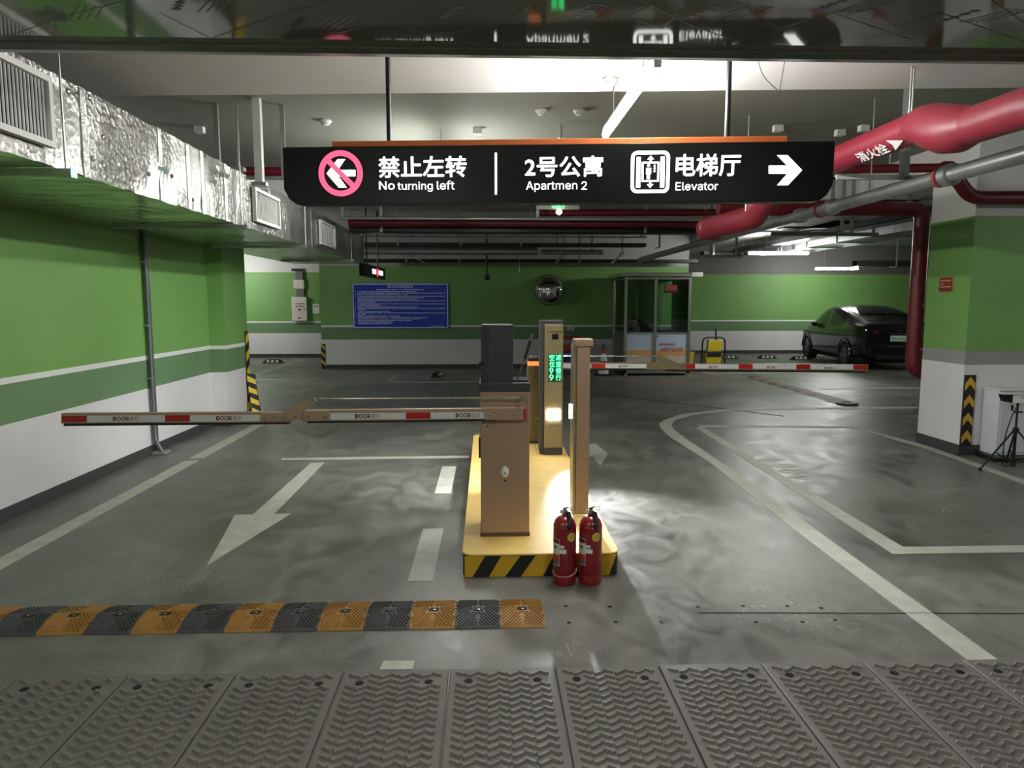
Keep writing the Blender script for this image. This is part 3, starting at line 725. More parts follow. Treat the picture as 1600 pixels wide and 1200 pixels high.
# ------------------------------------------------------------------ fire extinguishers
def extinguisher(base, label, ring):
    e = thing('fire_extinguisher', label, 'fire extinguisher', base, 'red fire extinguishers in front of the island')
    r = 0.0655
    MB().lathe([(r * 0.97, 0), (r, 0.006), (r, 0.05), (r * 0.985, 0.052), (r * 0.985, 0.056), (r, 0.058), (r, 0.325), (r * 0.97, 0.346), (r * 0.86, 0.366), (r * 0.66, 0.382), (r * 0.42, 0.391), (0.018, 0.394), (0.018, 0.402)], base, 40).build('cylinder', M_EXT, e, smooth=True)
    b = V(base)
    MB().lathe([(0.0158, 0.40), (0.0158, 0.42), (0.012, 0.424), (0.012, 0.432)], base, 16).build('neck_valve', M_STEEL, e, smooth=True)
    hd = MB()
    hd.prism([b + V((-0.014, -0.011, 0.418)), b + V((0.02, -0.011, 0.418)), b + V((0.036, -0.011, 0.398)), b + V((0.044, -0.011, 0.362)), b + V((0.030, -0.011, 0.362)), b + V((0.022, -0.011, 0.392)), b + V((0.004, -0.011, 0.406)), b + V((-0.014, -0.011, 0.406))], (0, 0.02, 0))
    hd.build('carry_handle', M_BLACK, e, bevel=0.003)
    mb = MB(); mb.prism([b + V((-0.01, -0.009, 0.428)), b + V((0.022, -0.009, 0.44)), b + V((0.022, -0.009, 0.446)), b + V((-0.012, -0.009, 0.436))], (0, 0.017, 0)); mb.build('squeeze_lever', M_BLACK, e, bevel=0.002)
    MB().tube([b + V((0.02, -0.02, 0.415)), b + V((0.022, -0.045, 0.385)), b + V((0.018, -0.066, 0.345)), b + V((0.016, -0.068, 0.33))], [0.012, 0.012, 0.013, 0.008], 12).build('hose', M_BLACK, e, smooth=True)
    MB().lathe([(0.011, 0), (0.011, 0.008)], b + V((-0.02, -0.004, 0.418)), 14, 'y').build('pressure_gauge', M_WHITEP, e)
    pr = [b + V((0.042, 0, 0.434)) + V((0.011 * math.cos(t), 0, 0.011 * math.sin(t))) for t in [2 * math.pi * i / 18 for i in range(19)]]
    MB().tube(pr, 0.0014, 6, False).build('safety_pin_ring', M_STEEL, e)
    def wrap(name, a0, a1, z0, z1, m, lift=0.0006, n=14):
        mb = MB(); vs = []; fs = []
        for k in range(n + 1):
            t = math.radians(a0 + (a1 - a0) * k / n)
            for z in (z0, z1): vs.append(b + V(((r + lift) * math.sin(t), -(r + lift) * math.cos(t), z)))
        for k in range(n): fs.append((2 * k, 2 * k + 2, 2 * k + 3, 2 * k + 1))
        mb.add(vs, fs); return mb.build(name, m, e, smooth=True)
    wrap('label_border', -86, -32, 0.116, 0.272, mat('label_white', (214, 206, 200), 0.5))
    wrap('label_red', -86, -34, 0.119, 0.18, mat('label_red', (176, 60, 50), 0.5), 0.0009)
    wrap('label_blue', -86, -36, 0.119, 0.138, mat('label_blue', (70, 96, 130), 0.5), 0.0012)
    wrap('label_top', -86, -34, 0.245, 0.269, mat('label_maroon', (110, 22, 30), 0.5), 0.0009)
    wrap('label_mark', -66, -50, 0.215, 0.228, M_BLACK, 0.001)
    wrap('paper_tag', -34, 2, 0.19, 0.215, M_WHITEP, 0.0012)
    wrap('paper_tag', -34, -8, 0.221, 0.238, M_REFL, 0.0012)
    ang = 22 if ring else 30
    mb = MB(); n = 24; vs = [None]; 
    def cp(a, z, l): t = math.radians(a); return b + V(((r + l) * math.sin(t), -(r + l) * math.cos(t), z))
    for nm, rr, m, l in (('inspection_sticker', 0.026, mat('sticker_cream', (226, 206, 130), 0.5), 0.0008), ('sticker_centre', 0.0215, mat('sticker_yellow', (200, 186, 40), 0.5), 0.0014)):
        mb = MB(); vs = [cp(ang, 0.284, l)] + [cp(ang + math.degrees(rr * math.cos(t) / r), 0.284 + rr * math.sin(t), l) for t in [2 * math.pi * i / n for i in range(n)]]
        mb.add(vs, [(0, 1 + i, 1 + (i + 1) % n) for i in range(n)]); mb.build(nm, m, e, smooth=True)
    MB().lathe([(r + 0.0005, 0.0), (r + 0.002, 0.003), (r + 0.0005, 0.006)], b + V((0, 0, 0.345 - 0.012)), 40).build('shoulder_seam', M_EXT, e, smooth=True)
    if not ring:
        rg = [b + V(((r + 0.002) * math.cos(t), (r + 0.002) * math.sin(t), 0.068 - 0.012 * math.sin(t) * -1 + 0.006 * math.cos(t))) for t in [2 * math.pi * i / 40 for i in range(41)]]
        MB().tube(rg, 0.0028, 8, False).build('cord', mat('cord_pinkish', (190, 150, 140), 0.7), e, smooth=True)
    return e
e1, e2 = Pz(882.5, 912), Pz(923, 912)
extinguisher((e1.x, 3.955, 0), 'left one of the two red fire extinguishers, with a pale cord round its foot', False)
extinguisher((e2.x, 3.955, 0), 'right one of the two red fire extinguishers, with its yellow sticker facing front', True)

# ------------------------------------------------------------------ hanging wayfinding sign
SA, SB = Py(441, 228, 4.339), Py(1305, 222, 4.061)
A0 = V((SA.x, 4.339, 0)); u = V((SB.x - SA.x, 4.061 - 4.339, 0)); SW = u.length
sg = Frame(A0, u, (0, 0, 1)); SP = lambda x, y: sg.pix(x, y)
zt = (SA.z + SB.z) / 2; zb = (Py(450, 318, 4.339).z + Py(1270, 317, 4.07).z) / 2
sign = thing('hanging_sign', 'long black illuminated direction sign with white Chinese and English lettering', 'sign', sg.p(SW / 2, zb))
out = [(0, zt), (0, zb + 0.09)] + [(0.012 + 0.0, zb + 0.07), (0.03, zb + 0.035), (0.07, zb + 0.005), (0.11, zb)] + [(SW - 0.11, zb), (SW - 0.07, zb + 0.005), (SW - 0.03, zb + 0.035), (SW - 0.012, zb + 0.07), (SW, zb + 0.09), (SW, zt)]
mb = MB(); sg.poly(mb, out, -0.10, 0); mb.build('panel', M_SIGN, sign, bevel=0.004)
a0, a1 = SP(517, 222)[0], SP(1232, 216)[0]
mb = MB(); sg.rect(mb, a0, a1, zt - 0.001, zt + 0.034, -0.07, -0.02); mb.build('top_bar', M_ORANGE, sign, bevel=0.003)
for x in (605.5, 1139):
    a = SP(x, 215)[0]; MB().cyl(sg.p(a, zt + 0.03, -0.045), sg.p(a, BZ, -0.045), 0.015).build('hanger_rod', M_BLACK, sign, smooth=True)
cx, cy = SP(532.5, 271); R = (SP(567, 271)[0] - SP(498, 271)[0]) / 2
mb = MB(); sg.ring(mb, circ(cx, cy, R), circ(cx, cy, R * 0.76), 0, 0.006); mb.build('prohibition_ring', M_LITP, sign)
r2 = R * 0.78; k = math.sqrt(0.5); h = R * 0.115
mb = MB(); sg.poly(mb, [(cx - r2 * k - h * k, cy + r2 * k - h * k), (cx + r2 * k - h * k, cy - r2 * k - h * k), (cx + r2 * k + h * k, cy - r2 * k + h * k), (cx - r2 * k + h * k, cy + r2 * k + h * k)], 0, 0.0065); mb.build('prohibition_slash', M_LITP, sign)
al = [(-0.64, 0.0), (-0.12, 0.62), (0.22, 0.62), (-0.12, 0.15), (0.66, 0.15), (0.66, -0.13), (-0.1, -0.13), (0.26, -0.62), (-0.1, -0.62)]
mb = MB(); sg.poly(mb, [(cx + x * R, cy + y * R) for x, y in al], 0, 0.004); mb.build('left_arrow', M_LITW, sign)
def sign_text(nm, s, x0, y0, x1, y1, bold):
    a, b = SP(x0, y1); c, d = SP(x1, y0); text(nm, s, sg, a, b, c - a, d - b, M_LITW, sign, 0.0, bold, 0.004)
sign_text('chinese_text', '禁止左转', 592, 243.5, 729, 278, 0.015)
for w_, x0_, x1_, y0_, y1_ in (('No', 592.5, 616.5, 283.5, 296.5), ('turning', 621.5, 676, 284, 300), ('left', 683, 710, 282.5, 296.5)): sign_text('english_text', w_, x0_, y0_, x1_, y1_, 0.0)
sign_text('chinese_text', '2号公寓', 820, 243, 942.5, 277, 0.015)
for w_, x0_, x1_, y0_, y1_ in (('Apartmen', 822, 902, 283, 300), ('2', 908.5, 917, 283.5, 296.5)): sign_text('english_text', w_, x0_, y0_, x1_, y1_, 0.0)
sign_text('chinese_text', '电梯厅', 1055.5, 240, 1158, 276, 0.015)
sign_text('english_text', 'Elevator', 1055.5, 284.5, 1122, 297.5, 0.0)
(a, b), (c, d) = SP(773.3, 304), SP(776.4, 239); mb = MB(); sg.rect(mb, a, c, b, d, 0, 0.004); mb.build('divider', M_LITW, sign)
# elevator pictogram
(a, b), (c, d) = SP(985, 302), SP(1047, 235.5); w_, h_ = c - a, d - b
E_ = lambda s, t: (a + s * w_, b + t * h_)
mb = MB(); sg.ring(mb, rrect(a, c, b, d, w_ * 0.16), rrect(a + w_ * 0.085, c - w_ * 0.085, b + w_ * 0.085, d - w_ * 0.085, w_ * 0.09), 0, 0.004); mb.build('elevator_border', M_LITW, sign)
for s0_, s1_ in ((0.14, 0.25), (0.76, 0.87)):
    mb = MB(); sg.poly(mb, [E_(s0_, 0.13), E_(s1_, 0.13), E_(s1_, 0.86), E_(s0_, 0.86)], 0, 0.004); mb.build('elevator_door', M_LITW, sign)
mb = MB(); o_ = [E_(0.28, 0.27), E_(0.73, 0.27), E_(0.73, 0.74), E_(0.28, 0.74)]; i_ = [E_(0.325, 0.305), E_(0.685, 0.305), E_(0.685, 0.705), E_(0.325, 0.705)]
sg.ring(mb, o_, i_, 0, 0.004); mb.build('elevator_car', M_LITW, sign)
mb = MB(); sg.poly(mb, circ(*E_(0.455, 0.66), w_ * 0.04, 14), 0, 0.004)
sg.poly(mb, [E_(0.415, 0.33), E_(0.445, 0.33), E_(0.45, 0.45), E_(0.46, 0.45), E_(0.465, 0.33), E_(0.495, 0.33), E_(0.495, 0.44), E_(0.52, 0.45), E_(0.52, 0.60), E_(0.39, 0.60), E_(0.39, 0.45), E_(0.415, 0.44)], 0, 0.004); mb.build('elevator_figure', M_LITW, sign)
for t0_, sg_ in ((0.75, 1), (0.26, -1)):
    mb = MB(); sg.poly(mb, [E_(0.48, t0_), E_(0.53, t0_), E_(0.53, t0_ + sg_ * 0.05), E_(0.59, t0_ + sg_ * 0.05), E_(0.505, t0_ + sg_ * 0.14), E_(0.42, t0_ + sg_ * 0.05), E_(0.48, t0_ + sg_ * 0.05)][::sg_], 0, 0.004); mb.build('elevator_arrow', M_LITW, sign)
for t in (0.52, 0.585, 0.65):
    mb = MB(); sg.poly(mb, circ(*E_(0.61, t), w_ * 0.028, 10), 0, 0.004); mb.build('elevator_button', M_LITW, sign)
mb = MB(); sg.poly(mb, [SP(*q) for q in ((1201, 259), (1230, 259), (1214, 242.5), (1230, 242.5), (1253, 266), (1231, 289.5), (1214, 289.5), (1230, 271.5), (1201, 271.5))][::-1], 0, 0.004); mb.build('right_arrow', M_LITW, sign)
MB().box(0, 0.03, 0, 0.03, 0, 0.02).v
mb = MB(); sg.rect(mb, SW, SW + 0.02, zb + 0.12, zb + 0.135, -0.04, -0.02); mb.build('lock_tab', M_BLACK, sign)

# ------------------------------------------------------------------ lamps
def lamp(name, p0, p1, label, gap=0.06, hang=None, wires=(0.2, 0.8)):
    """batten: housing above, bright tube below, two thin suspension wires"""
    p0, p1 = V(p0), V(p1); d = (p1 - p0).normalized(); s = d.cross(V((0, 0, 1)))
    o = thing(name, label, 'lamp', (p0 + p1) / 2, 'tube lamps under the ceiling')
    MB().tube([p0, p1], 0.026, 12).build('tube', M_TUBE, o, smooth=True)
    MB().obox(p0 - d * 0.03 - s * 0.02 + V((0, 0, 0.027)), d * ((p1 - p0).length + 0.06), s * 0.04, V((0, 0, 0.023))).build('housing', M_LAMPH, o)
    for e, sgn in ((p0, -1), (p1, 1)):
        MB().obox(e + d * (0.0 if sgn > 0 else -0.03) - s * 0.02 + V((0, 0, -0.026)), d * 0.03, s * 0.04, V((0, 0, 0.053))).build('end_cap', M_LAMPH, o)
    top = hang if hang else CEIL
    for f in wires:
        q = p0 + (p1 - p0) * f
        MB().cyl(q + V((0, 0, 0.05)), V((q.x, q.y, top)), 0.004, 6).build('suspension_wire', M_GALV, o)
    return o
TZ = 2.85
t0, t1 = Pz(1026, 98, TZ), Pz(945, 210, TZ)
lamp('tube_lamp', (t0.x, t0.y, TZ), (t0.x, t1.y, TZ), 'bright tube lamp slanting above the black hanging sign', hang=BZ)
lamp('tube_lamp', Py(1170, 396, 14.6), Py(1262, 396, 14.6), 'bright tube lamp under the silver duct above the right lane', hang=2.98, wires=(0.05, 0.3))
lamp('tube_lamp', Py(1274, 420, 20), Py(1340, 420, 20), 'bright tube lamp high up behind the black car')
lamp('tube_lamp', (-7.9, 19.2, 2.5), (-6.7, 19.2, 2.5), 'tube lamp in the side bay hidden behind the left green wall')
lamp('tube_lamp', (-5.6, 13.2, 2.6), (-5.6, 14.4, 2.6), 'unseen tube lamp added in the side passage behind the left wall')  # lamp out of sight behind the wall, added for brightness
lamp('tube_lamp', (-1.6, -0.6, 2.75), (-1.6, 0.6, 2.75), 'unseen tube lamp added behind the viewer above the left lane')  # never in view; added to light the lanes from behind the camera
lamp('tube_lamp', (1.8, -0.6, 2.75), (1.8, 0.6, 2.75), 'unseen tube lamp added behind the viewer above the right lane')  # second lamp added behind the camera, also out of view
lamp('tube_lamp', (9.2, 3.2, 2.75), (9.2, 4.4, 2.75), 'unseen tube lamp added beyond the right picture border before the pillar', hang=BZ)  # off-frame lamp, added to brighten the right side
lamp('tube_lamp', (-0.45, 7.2, 2.8), (-0.45, 8.4, 2.8), 'unseen tube lamp added above the left lane behind the hanging sign')  # added to brighten the left wall; the sign hides it
lamp('tube_lamp', (12.6, 13.0, 2.6), (12.6, 14.2, 2.6), 'unseen tube lamp added behind the right pillar')  # added to lift the light level; the pillar keeps it out of sight

# ------------------------------------------------------------------ near duct crossing overhead
DZ = 2.66; DYE = Pz(800, 76, DZ).y
nd = thing('overhead_duct', 'grey film-covered sheet-metal duct crossing the top of the picture', 'duct', (1.5, 2.5, DZ))
MB().box(-2.19, 8.0, 1.75, DYE, DZ, 3.15).build('sheet_metal_body', M_FILM, nd)
MB().box(-2.19, 8.0, DYE - 0.012, DYE + 0.03, DZ - 0.006, DZ + 0.0).build('flange_lip', mat('flange_brown_grey', (168, 158, 146), 0.4, 0.2), nd)
MB().box(-2.19, 8.0, DYE, DYE + 0.035, DZ - 0.028, DZ - 0.006).build('flange_rail', M_GALV, nd)
M_FILMP = mat('film_print_grey', (70, 74, 74), 0.35, 0.4)
M_FILMB = mat('film_print_blue', (38, 52, 84), 0.35, 0.3)
und = Frame((0, 0, DZ), (1, 0, 0), (0, -1, 0))   # underside, seen from below
def under(x, y): q = Pz(x, y, DZ); return (q.x, -q.y)
def stroke(mb, p, q, w, fr=und, d1=0.0008):
    (a, b), (c, d) = p, q; l = math.hypot(c - a, d - b) or 1; nx, ny = -(d - b) / l * w / 2, (c - a) / l * w / 2
    fr.poly(mb, [(a - nx, b - ny), (c - nx, d - ny), (c + nx, d + ny), (a + nx, b + ny)], 0, d1)
und2 = Frame((0, 0, DZ), (1, 0, 0), (0, 1, 0)); und2.n = V((0, 0, -1))
def U(x, y): q = Pz(x, y, DZ); return (q.x, q.y)
mb = MB()
for pts in (((440, 25), (520, 0)), ((520, 55), (610, 30), (660, 52), (720, 50)), ((660, 12), (745, 20)), ((720, 50), (800, 28), (830, 8)), ((830, 30), (985, 28), (1035, 45), (1060, 20)), ((1000, 0), (1080, 40), (1140, 60)), ((1150, 0), (1215, 45)), ((1060, 30), (1150, 25), (1195, 40)), ((1215, 45), (1300, 20), (1420, 60)), ((1350, 0), (1400, 42), (1470, 20)), ((1470, 20), (1600, 65)), ((0, 60), (120, 20), (200, 0)), ((250, 20), (330, 60), (470, 10)), ((1550, 0), (1600, 35))):
    for p, q in zip(pts, pts[1:]): stroke(mb, U(*p), U(*q), 0.004, und2)
mb.build('film_line', M_FILMP, nd)
for x, y in ((110, 30), (310, 18), (490, 45), (725, 30), (930, 30), (1110, 30), (1300, 20), (1500, 35)):
    mb = MB(); c = U(x, y)
    for k in range(4): stroke(mb, (c[0] + k * 0.03, c[1]), (c[0] + k * 0.03 + 0.10, c[1] - 0.13), 0.006, und2)
    mb.build('film_stripes', M_FILMP, nd)
    mb = MB(); o = (c[0] - 0.07, c[1] - 0.02)
    for k in range(4):
        p = (o[0] + k * 0.018, o[1] - k * 0.028); stroke(mb, (p[0] - 0.016, p[1]), (p[0] + 0.016, p[1] - 0.006), 0.02, und2)
    mb.build('film_lettering', M_FILMB, nd)
c = U(932, 10); mb = MB(); und2.ring(mb, [(c[0] - .05, c[1]), (c[0], c[1] - .03), (c[0] + .05, c[1]), (c[0], c[1] + .03)], [(c[0] - .03, c[1]), (c[0], c[1] - .018), (c[0] + .03, c[1]), (c[0], c[1] + .018)], 0, 0.0008); mb.build('film_diamond_mark', M_FILMB, nd)

# ------------------------------------------------------------------ left insulated duct
LX, LZ0, LZ1, LY1 = -2.24, 2.296, 2.78, 13.4
ld = thing('insulated_duct', 'foil-wrapped rectangular air duct running along the left green wall', 'duct', (-2.9, 8, LZ0))
side = MB(); ny_, nz_ = 150, 6
rnd = random.Random(3)
vs = []
for i in range(ny_ + 1):
    y = 1.2 + (LY1 - 1.2) * i / ny_
    for j in range(nz_ + 1):
        z = LZ0 + (LZ1 - LZ0) * j / nz_
        vs.append((LX + rnd.uniform(-0.004, 0.006) * (1.4 if j < 2 else 0.8) if 0 < j < nz_ else LX + rnd.uniform(-.004, .004), y, z + (rnd.uniform(-0.006, 0.006) if j in (0, nz_) else 0)))
side.add(vs, [(i * (nz_ + 1) + j, (i + 1) * (nz_ + 1) + j, (i + 1) * (nz_ + 1) + j + 1, i * (nz_ + 1) + j + 1) for i in range(ny_) for j in range(nz_)])
side.build('foil_side', M_FOIL, ld, smooth=True)
MB().box(-3.53, LX - 0.008, 1.2, 9.29, LZ0 + 0.004, LZ1 - 0.004).box(-3.33, LX - 0.008, 9.29, 10.16, LZ0 + 0.004, LZ1 - 0.004).box(-3.53, LX - 0.008, 10.16, LY1, LZ0 + 0.004, LZ1 - 0.004).build('duct_core', M_FOILB, ld)
und3 = MB(); n2 = 120; vs = []
for i in range(n2 + 1):
    y = 1.2 + (LY1 - 1.2) * i / n2
    for j in range(5): vs.append(((-3.53 if not 9.25 < y < 10.2 else -3.33) * (1 - j / 4) + LX * j / 4, y, LZ0 + (rnd.uniform(-0.0025, 0.0025) if j < 4 else rnd.uniform(-.004, .004))))
und3.add(vs, [(i * 5 + j, i * 5 + j + 1, (i + 1) * 5 + j + 1, (i + 1) * 5 + j) for i in range(n2) for j in range(4)])
und3.build('foil_underside', M_FOILB, ld, smooth=True)
M_TAPE = mat('foil_tape', (225, 226, 222), 0.2, 0.9, bump=0.4, bs=60)
for x, y in ((128, 160), (250, 250), (293, 255), (316, 290), (352, 300), (377, 310), (452, 355), (487, 365)):
    yy = Px(x, y, LX).y; MB().box(LX, LX + 0.006, yy - 0.03, yy + 0.03, LZ0 - 0.002, LZ1).build('foil_tape', M_TAPE, ld)
for x, y in ((106, 143), (139, 153), (191, 174), (320, 244), (144, 248), (232, 272), (196, 260), (160, 214), (268, 275), (300, 312)):
    q = Px(x, y, LX); MB().lathe([(0.016, 0), (0.014, 0.008), (0.005, 0.012)], (LX + 0.002, q.y, q.z), 12, 'x').build('pin_washer', M_STEEL, ld)
qa = Px(254, 265, LX)
fl3 = Frame((LX + 0.008, qa.y, qa.z), (0, 1, 0), (0, 0, 1)); fl3.n = V((1, 0, 0))
mb = MB(); fl3.poly(mb, [(-0.07, 0.012), (0.02, 0.012), (0.02, 0.03), (0.08, 0), (0.02, -0.03), (0.02, -0.012), (-0.07, -0.012)], 0, 0.002); mb.build('flow_arrow', mat('arrow_green', (24, 110, 70), 0.5), ld)
def grille(x0, x1, y0, y1, z0, z1, label, n):
    g = thing('air_grille', label, 'air grille', (LX + 0.02, (y0 + y1) / 2, z0), 'air grilles on the foil duct')
    X = LX + 0.018
    MB().box(X - 0.006, X + 0.002, y0, y1, z0, z1).build('backing', M_HOLE, g)
    f = MB()
    for a in ((y0 - .03, y1 + .03, z0 - .03, z0), (y0 - .03, y1 + .03, z1, z1 + .03), (y0 - .03, y0, z0, z1), (y1, y1 + .03, z0, z1)): f.box(X - 0.006, X + 0.03, *a)
    f.build('frame', M_WHITEP, g)
    for k in range(n):
        y = y0 + (k + 0.5) * (y1 - y0) / n
        MB().obox((X + 0.003, y - 0.0045, z0), (0.006, 0.004, 0), (-0.0015, 0.007, 0), (0, 0, z1 - z0)).build('slat', M_WHITEP, g)
    return g
gy1 = Px(80, 190, LX + 0.03).y - 0.03
grille(0, 0, gy1 - 0.85, gy1, 2.41, 2.70, 'large white louvred air grille on the foil duct at top left', 30)
ga, gb = Px(391, 290, LX), Px(430, 330, LX)
grille(0, 0, ga.y + 0.03, gb.y, 2.40, 2.66, 'middle white air grille on the foil duct left of the sign', 18)
ga, gb = Px(496, 340, LX), Px(519, 370, LX)
grille(0, 0, ga.y + 0.03, gb.y, 2.40, 2.66, 'farthest white air grille on the foil duct above the blue board', 14)
# duct hangers: threaded rod with a steel channel under the duct
for k, (y, lab) in enumerate(((Px(102, 245, LX + 0.05).y, 'nearest'), (Px(378, 350, LX + 0.05).y, 'second'), (Px(478, 385, LX + 0.05).y, 'third'), (11.9, 'farthest'))):
    h = thing('duct_hanger', lab + ' steel hanger rod and channel under the foil duct', 'hanger', (LX + 0.05, y, LZ0 - 0.05), 'hangers carrying the foil duct')
    MB().cyl((LX + 0.05, y, LZ0 - 0.05), (LX + 0.05, y, CEIL), 0.006, 8).build('rod', M_GALV, h)
    MB().box(-3.32, LX + 0.085, y - 0.02, y + 0.02, LZ0 - 0.045, LZ0 - 0.006).build('channel', M_GALV, h)
    MB().box(LX + 0.085, LX + 0.089, y - 0.03, y + 0.03, LZ0 - 0.05, LZ0 + 0.0).build('end_plate', mat('blue_grey_zinc', (120, 132, 150), 0.3, 0.8), h)

# ------------------------------------------------------------------ pipes
def pipe(name, pts, r, m, label, R=0.15, seg=16, cat='pipe'):
    o = thing(name, label, cat, pts[0]); MB().tube(fillet(pts, R), r, seg).build('run', m, o, smooth=True); return o
def collar(o, p, d, r, w, m, nm='coupling'):
    p = V(p); d = V(d).normalized()
    MB().tube([p - d * w / 2, p - d * w / 2 * 0.9, p + d * w / 2 * 0.9, p + d * w / 2], [r * 0.9, r, r, r * 0.9], 18).build(nm, m, o, smooth=True)
def clamp_hanger(o, p, top=None, r=0.006, m=M_GALV, nm='hanger_rod'):
    MB().cyl(p, (p[0], p[1], top if top else CEIL), r, 8).build(nm, m, o)
# big red main, near
X1 = 2.75; PR = 0.104
z_near, z_far = 2.594, 2.706
ye = Px(1478, 195, X1).y
rp = thing('fire_main_pipe', 'thick red insulated fire main sloping down from the top right corner', 'pipe', (X1, 4, 2.6))
MB().tube([(X1, 1.0, 2.524), (X1, 3.22, 2.524), (X1, 3.4, 2.545), (X1, 3.65, 2.583), (X1, ye - 0.18, z_near)], PR, 24).build('near_run', M_RED, rp, smooth=True)
MB().tube([(X1, ye - 0.26, z_near), (X1, ye - 0.2, z_near), (X1, ye - 0.14, z_near + 0.005), (X1, ye - 0.02, z_near + 0.03), (X1 - 0.01, ye + 0.12, z_far - 0.03), (X1 - 0.01, ye + 0.22, z_far), (X1 - 0.01, ye + 0.3, z_far)], [PR * 1.0, PR * 1.12, PR * 1.3, PR * 1.38, PR * 1.28, PR * 1.1, PR * 0.98], 24).build('swollen_joint', M_RED, rp, smooth=True)
MB().tube([(X1 - 0.01, ye + 0.2, z_far), (X1 - 0.01, 6.55, z_far)], PR * 0.97, 24).build('far_run', M_RED, rp, smooth=True)
dn = fillet([(X1 - 0.01, 6.5, z_far), Py(1187, 318, 6.75), Py(1180, 338, 6.85), Py(1145, 348, 7.3), Py(1103, 357, 8.2)], 0.16)
MB().tube([p for p in dn], 0.115, 20).build('drop_elbow', M_RED, rp, smooth=True)
q = Py(1112, 356, 8.05); collar(rp, q, V((-1, 1.2, 0)), 0.135, 0.16, M_RED)
a_ = Px(1340, 255, X1 - 0.08).y; b_ = Px(1385, 238, X1 - 0.08).y
frp = Frame((X1 - 0.01 - 0.66 * PR, 0, z_far - 0.75 * PR), (0, -1, 0), (-0.75, 0, 0.66))
text('pipe_lettering', '消火栓', frp, -a_, -0.045, a_ - b_, 0.085, M_WHITEP, rp, 0.0, 0.01, 0.004)
mb = MB(); frp.poly(mb, [(-b_ + 0.05, 0.045), (-b_ + 0.07, 0.0), (-b_ + 0.05, -0.045), (-b_ + 0.19, 0.0)], 0, 0.004); mb.build('pipe_arrow', M_WHITEP, rp)
clamp_hanger(rp, (X1 - 0.02, Px(1424, 200, X1).y, z_far + 0.08)); clamp_hanger(rp, (X1 + 0.02, Px(1424, 200, X1).y + 0.04, z_far + 0.08))
clamp_hanger(rp, (2.44, 6.8, 2.45))
# thinner red lines
p2 = thing('sprinkler_pipe', 'red sprinkler pipe stepping down above the right pillar', 'pipe', Py(1470, 262, 8.5))
MB().tube(fillet([Py(1482, 262, 7.05), Py(1490, 272, 7.05), Py(1516, 309, 7.05), Py(1700, 309, 7.05)], 0.11), 0.066, 18).build('run', M_DRED, p2, smooth=True)
MB().tube([Py(1290, 265, 7.05), Py(1484, 262, 7.05)], 0.043, 14).build('branch_run', M_DRED, p2, smooth=True)
q = Py(1480, 262, 7.05); collar(p2, q, (1, 0, 0), 0.062, 0.1, M_DRED)
clamp_hanger(p2, Py(1390, 262, 7.05))
p3 = thing('riser_pipe', 'red riser pipe coming down beside the right green pillar', 'pipe', (5.0, 8.12, 0.7))
zt3 = Py(1400, 326, 8.12).z; xr3 = Py(1437, 400, 8.12).x; zb3 = Py(1428, 580, 8.12).z
MB().tube(fillet([(2.6, 8.12, zt3), (xr3, 8.12, zt3), (xr3, 8.12, zb3), (xr3 + 0.35, 8.12, zb3 - 0.02)], 0.14, 8), 0.083, 20).build('run', M_DRED, p3, smooth=True)
for z in (1.55, 1.05): MB().box(xr3 - 0.005, PLX + 0.1, 8.04, 8.06, z, z + 0.03).build('pipe_clip', M_GALV, p3)
p4 = pipe('sprinkler_pipe', [Py(840, 330, 10.6) + V((0, .2, 0)), Py(1320, 330, 10.6) + V((0, .2, 0))], 0.05, M_DRED, 'dim red pipe crossing behind the drop of the fire main')
# galvanised conduit running away
sp = thing('steel_trunk_pipe', 'silver steel pipe with bolted couplings running away above right lane', 'pipe', (3.3, 6, 2.5))
MB().tube([(3.3, 2.4, 2.5), (3.3, 15.5, 2.5)], 0.055, 18).build('run', M_GALV, sp, smooth=True)
for y in (Px(1484, 270, 3.3).y, Px(1300, 330, 3.3).y, Px(1250, 345, 3.3).y, Px(1395, 300, 3.3).y + 0.0):
    collar(sp, (3.3, y, 2.5), (0, 1, 0), 0.078 if y < 5.6 or y > 6.6 else 0.058, 0.09 if y < 5.6 or y > 6.6 else 0.03, M_GALV)
for y in (5.15, 7.05): collar(sp, (3.3, y + 0.07, 2.5), (0, 1, 0), 0.074, 0.035, mat('rust_red_gasket', (128, 60, 60), 0.6))
for y in (6.2, 8.4, 10.9): clamp_hanger(sp, (3.3, y, 2.54))
# strut channel with hanger carrying the mains
st = thing('strut_channel', 'grey strut channel bolted to a hanger below the red fire main', 'strut', Py(1412, 277, 5.7))
a, b = Py(1306, 277, 5.75), Py(1462, 277, 5.75)
MB().obox(a + V((0, -0.02, -0.018)), b - a, (0, 0.04, 0), (0, 0, 0.036)).build('channel', M_RODW, st)
h0 = Py(1412, 277, 5.75)
MB().box(h0.x - 0.02, h0.x + 0.02, 5.71, 5.79, h0.z, CEIL).build('hanger_post', M_GALV, st)
for s in (-0.035, 0.035): MB().lathe([(0.016, 0), (0.016, 0.02)], (h0.x + s, 5.73, h0.z - 0.008), 8, 'y').build('bolt', M_STEEL, st)

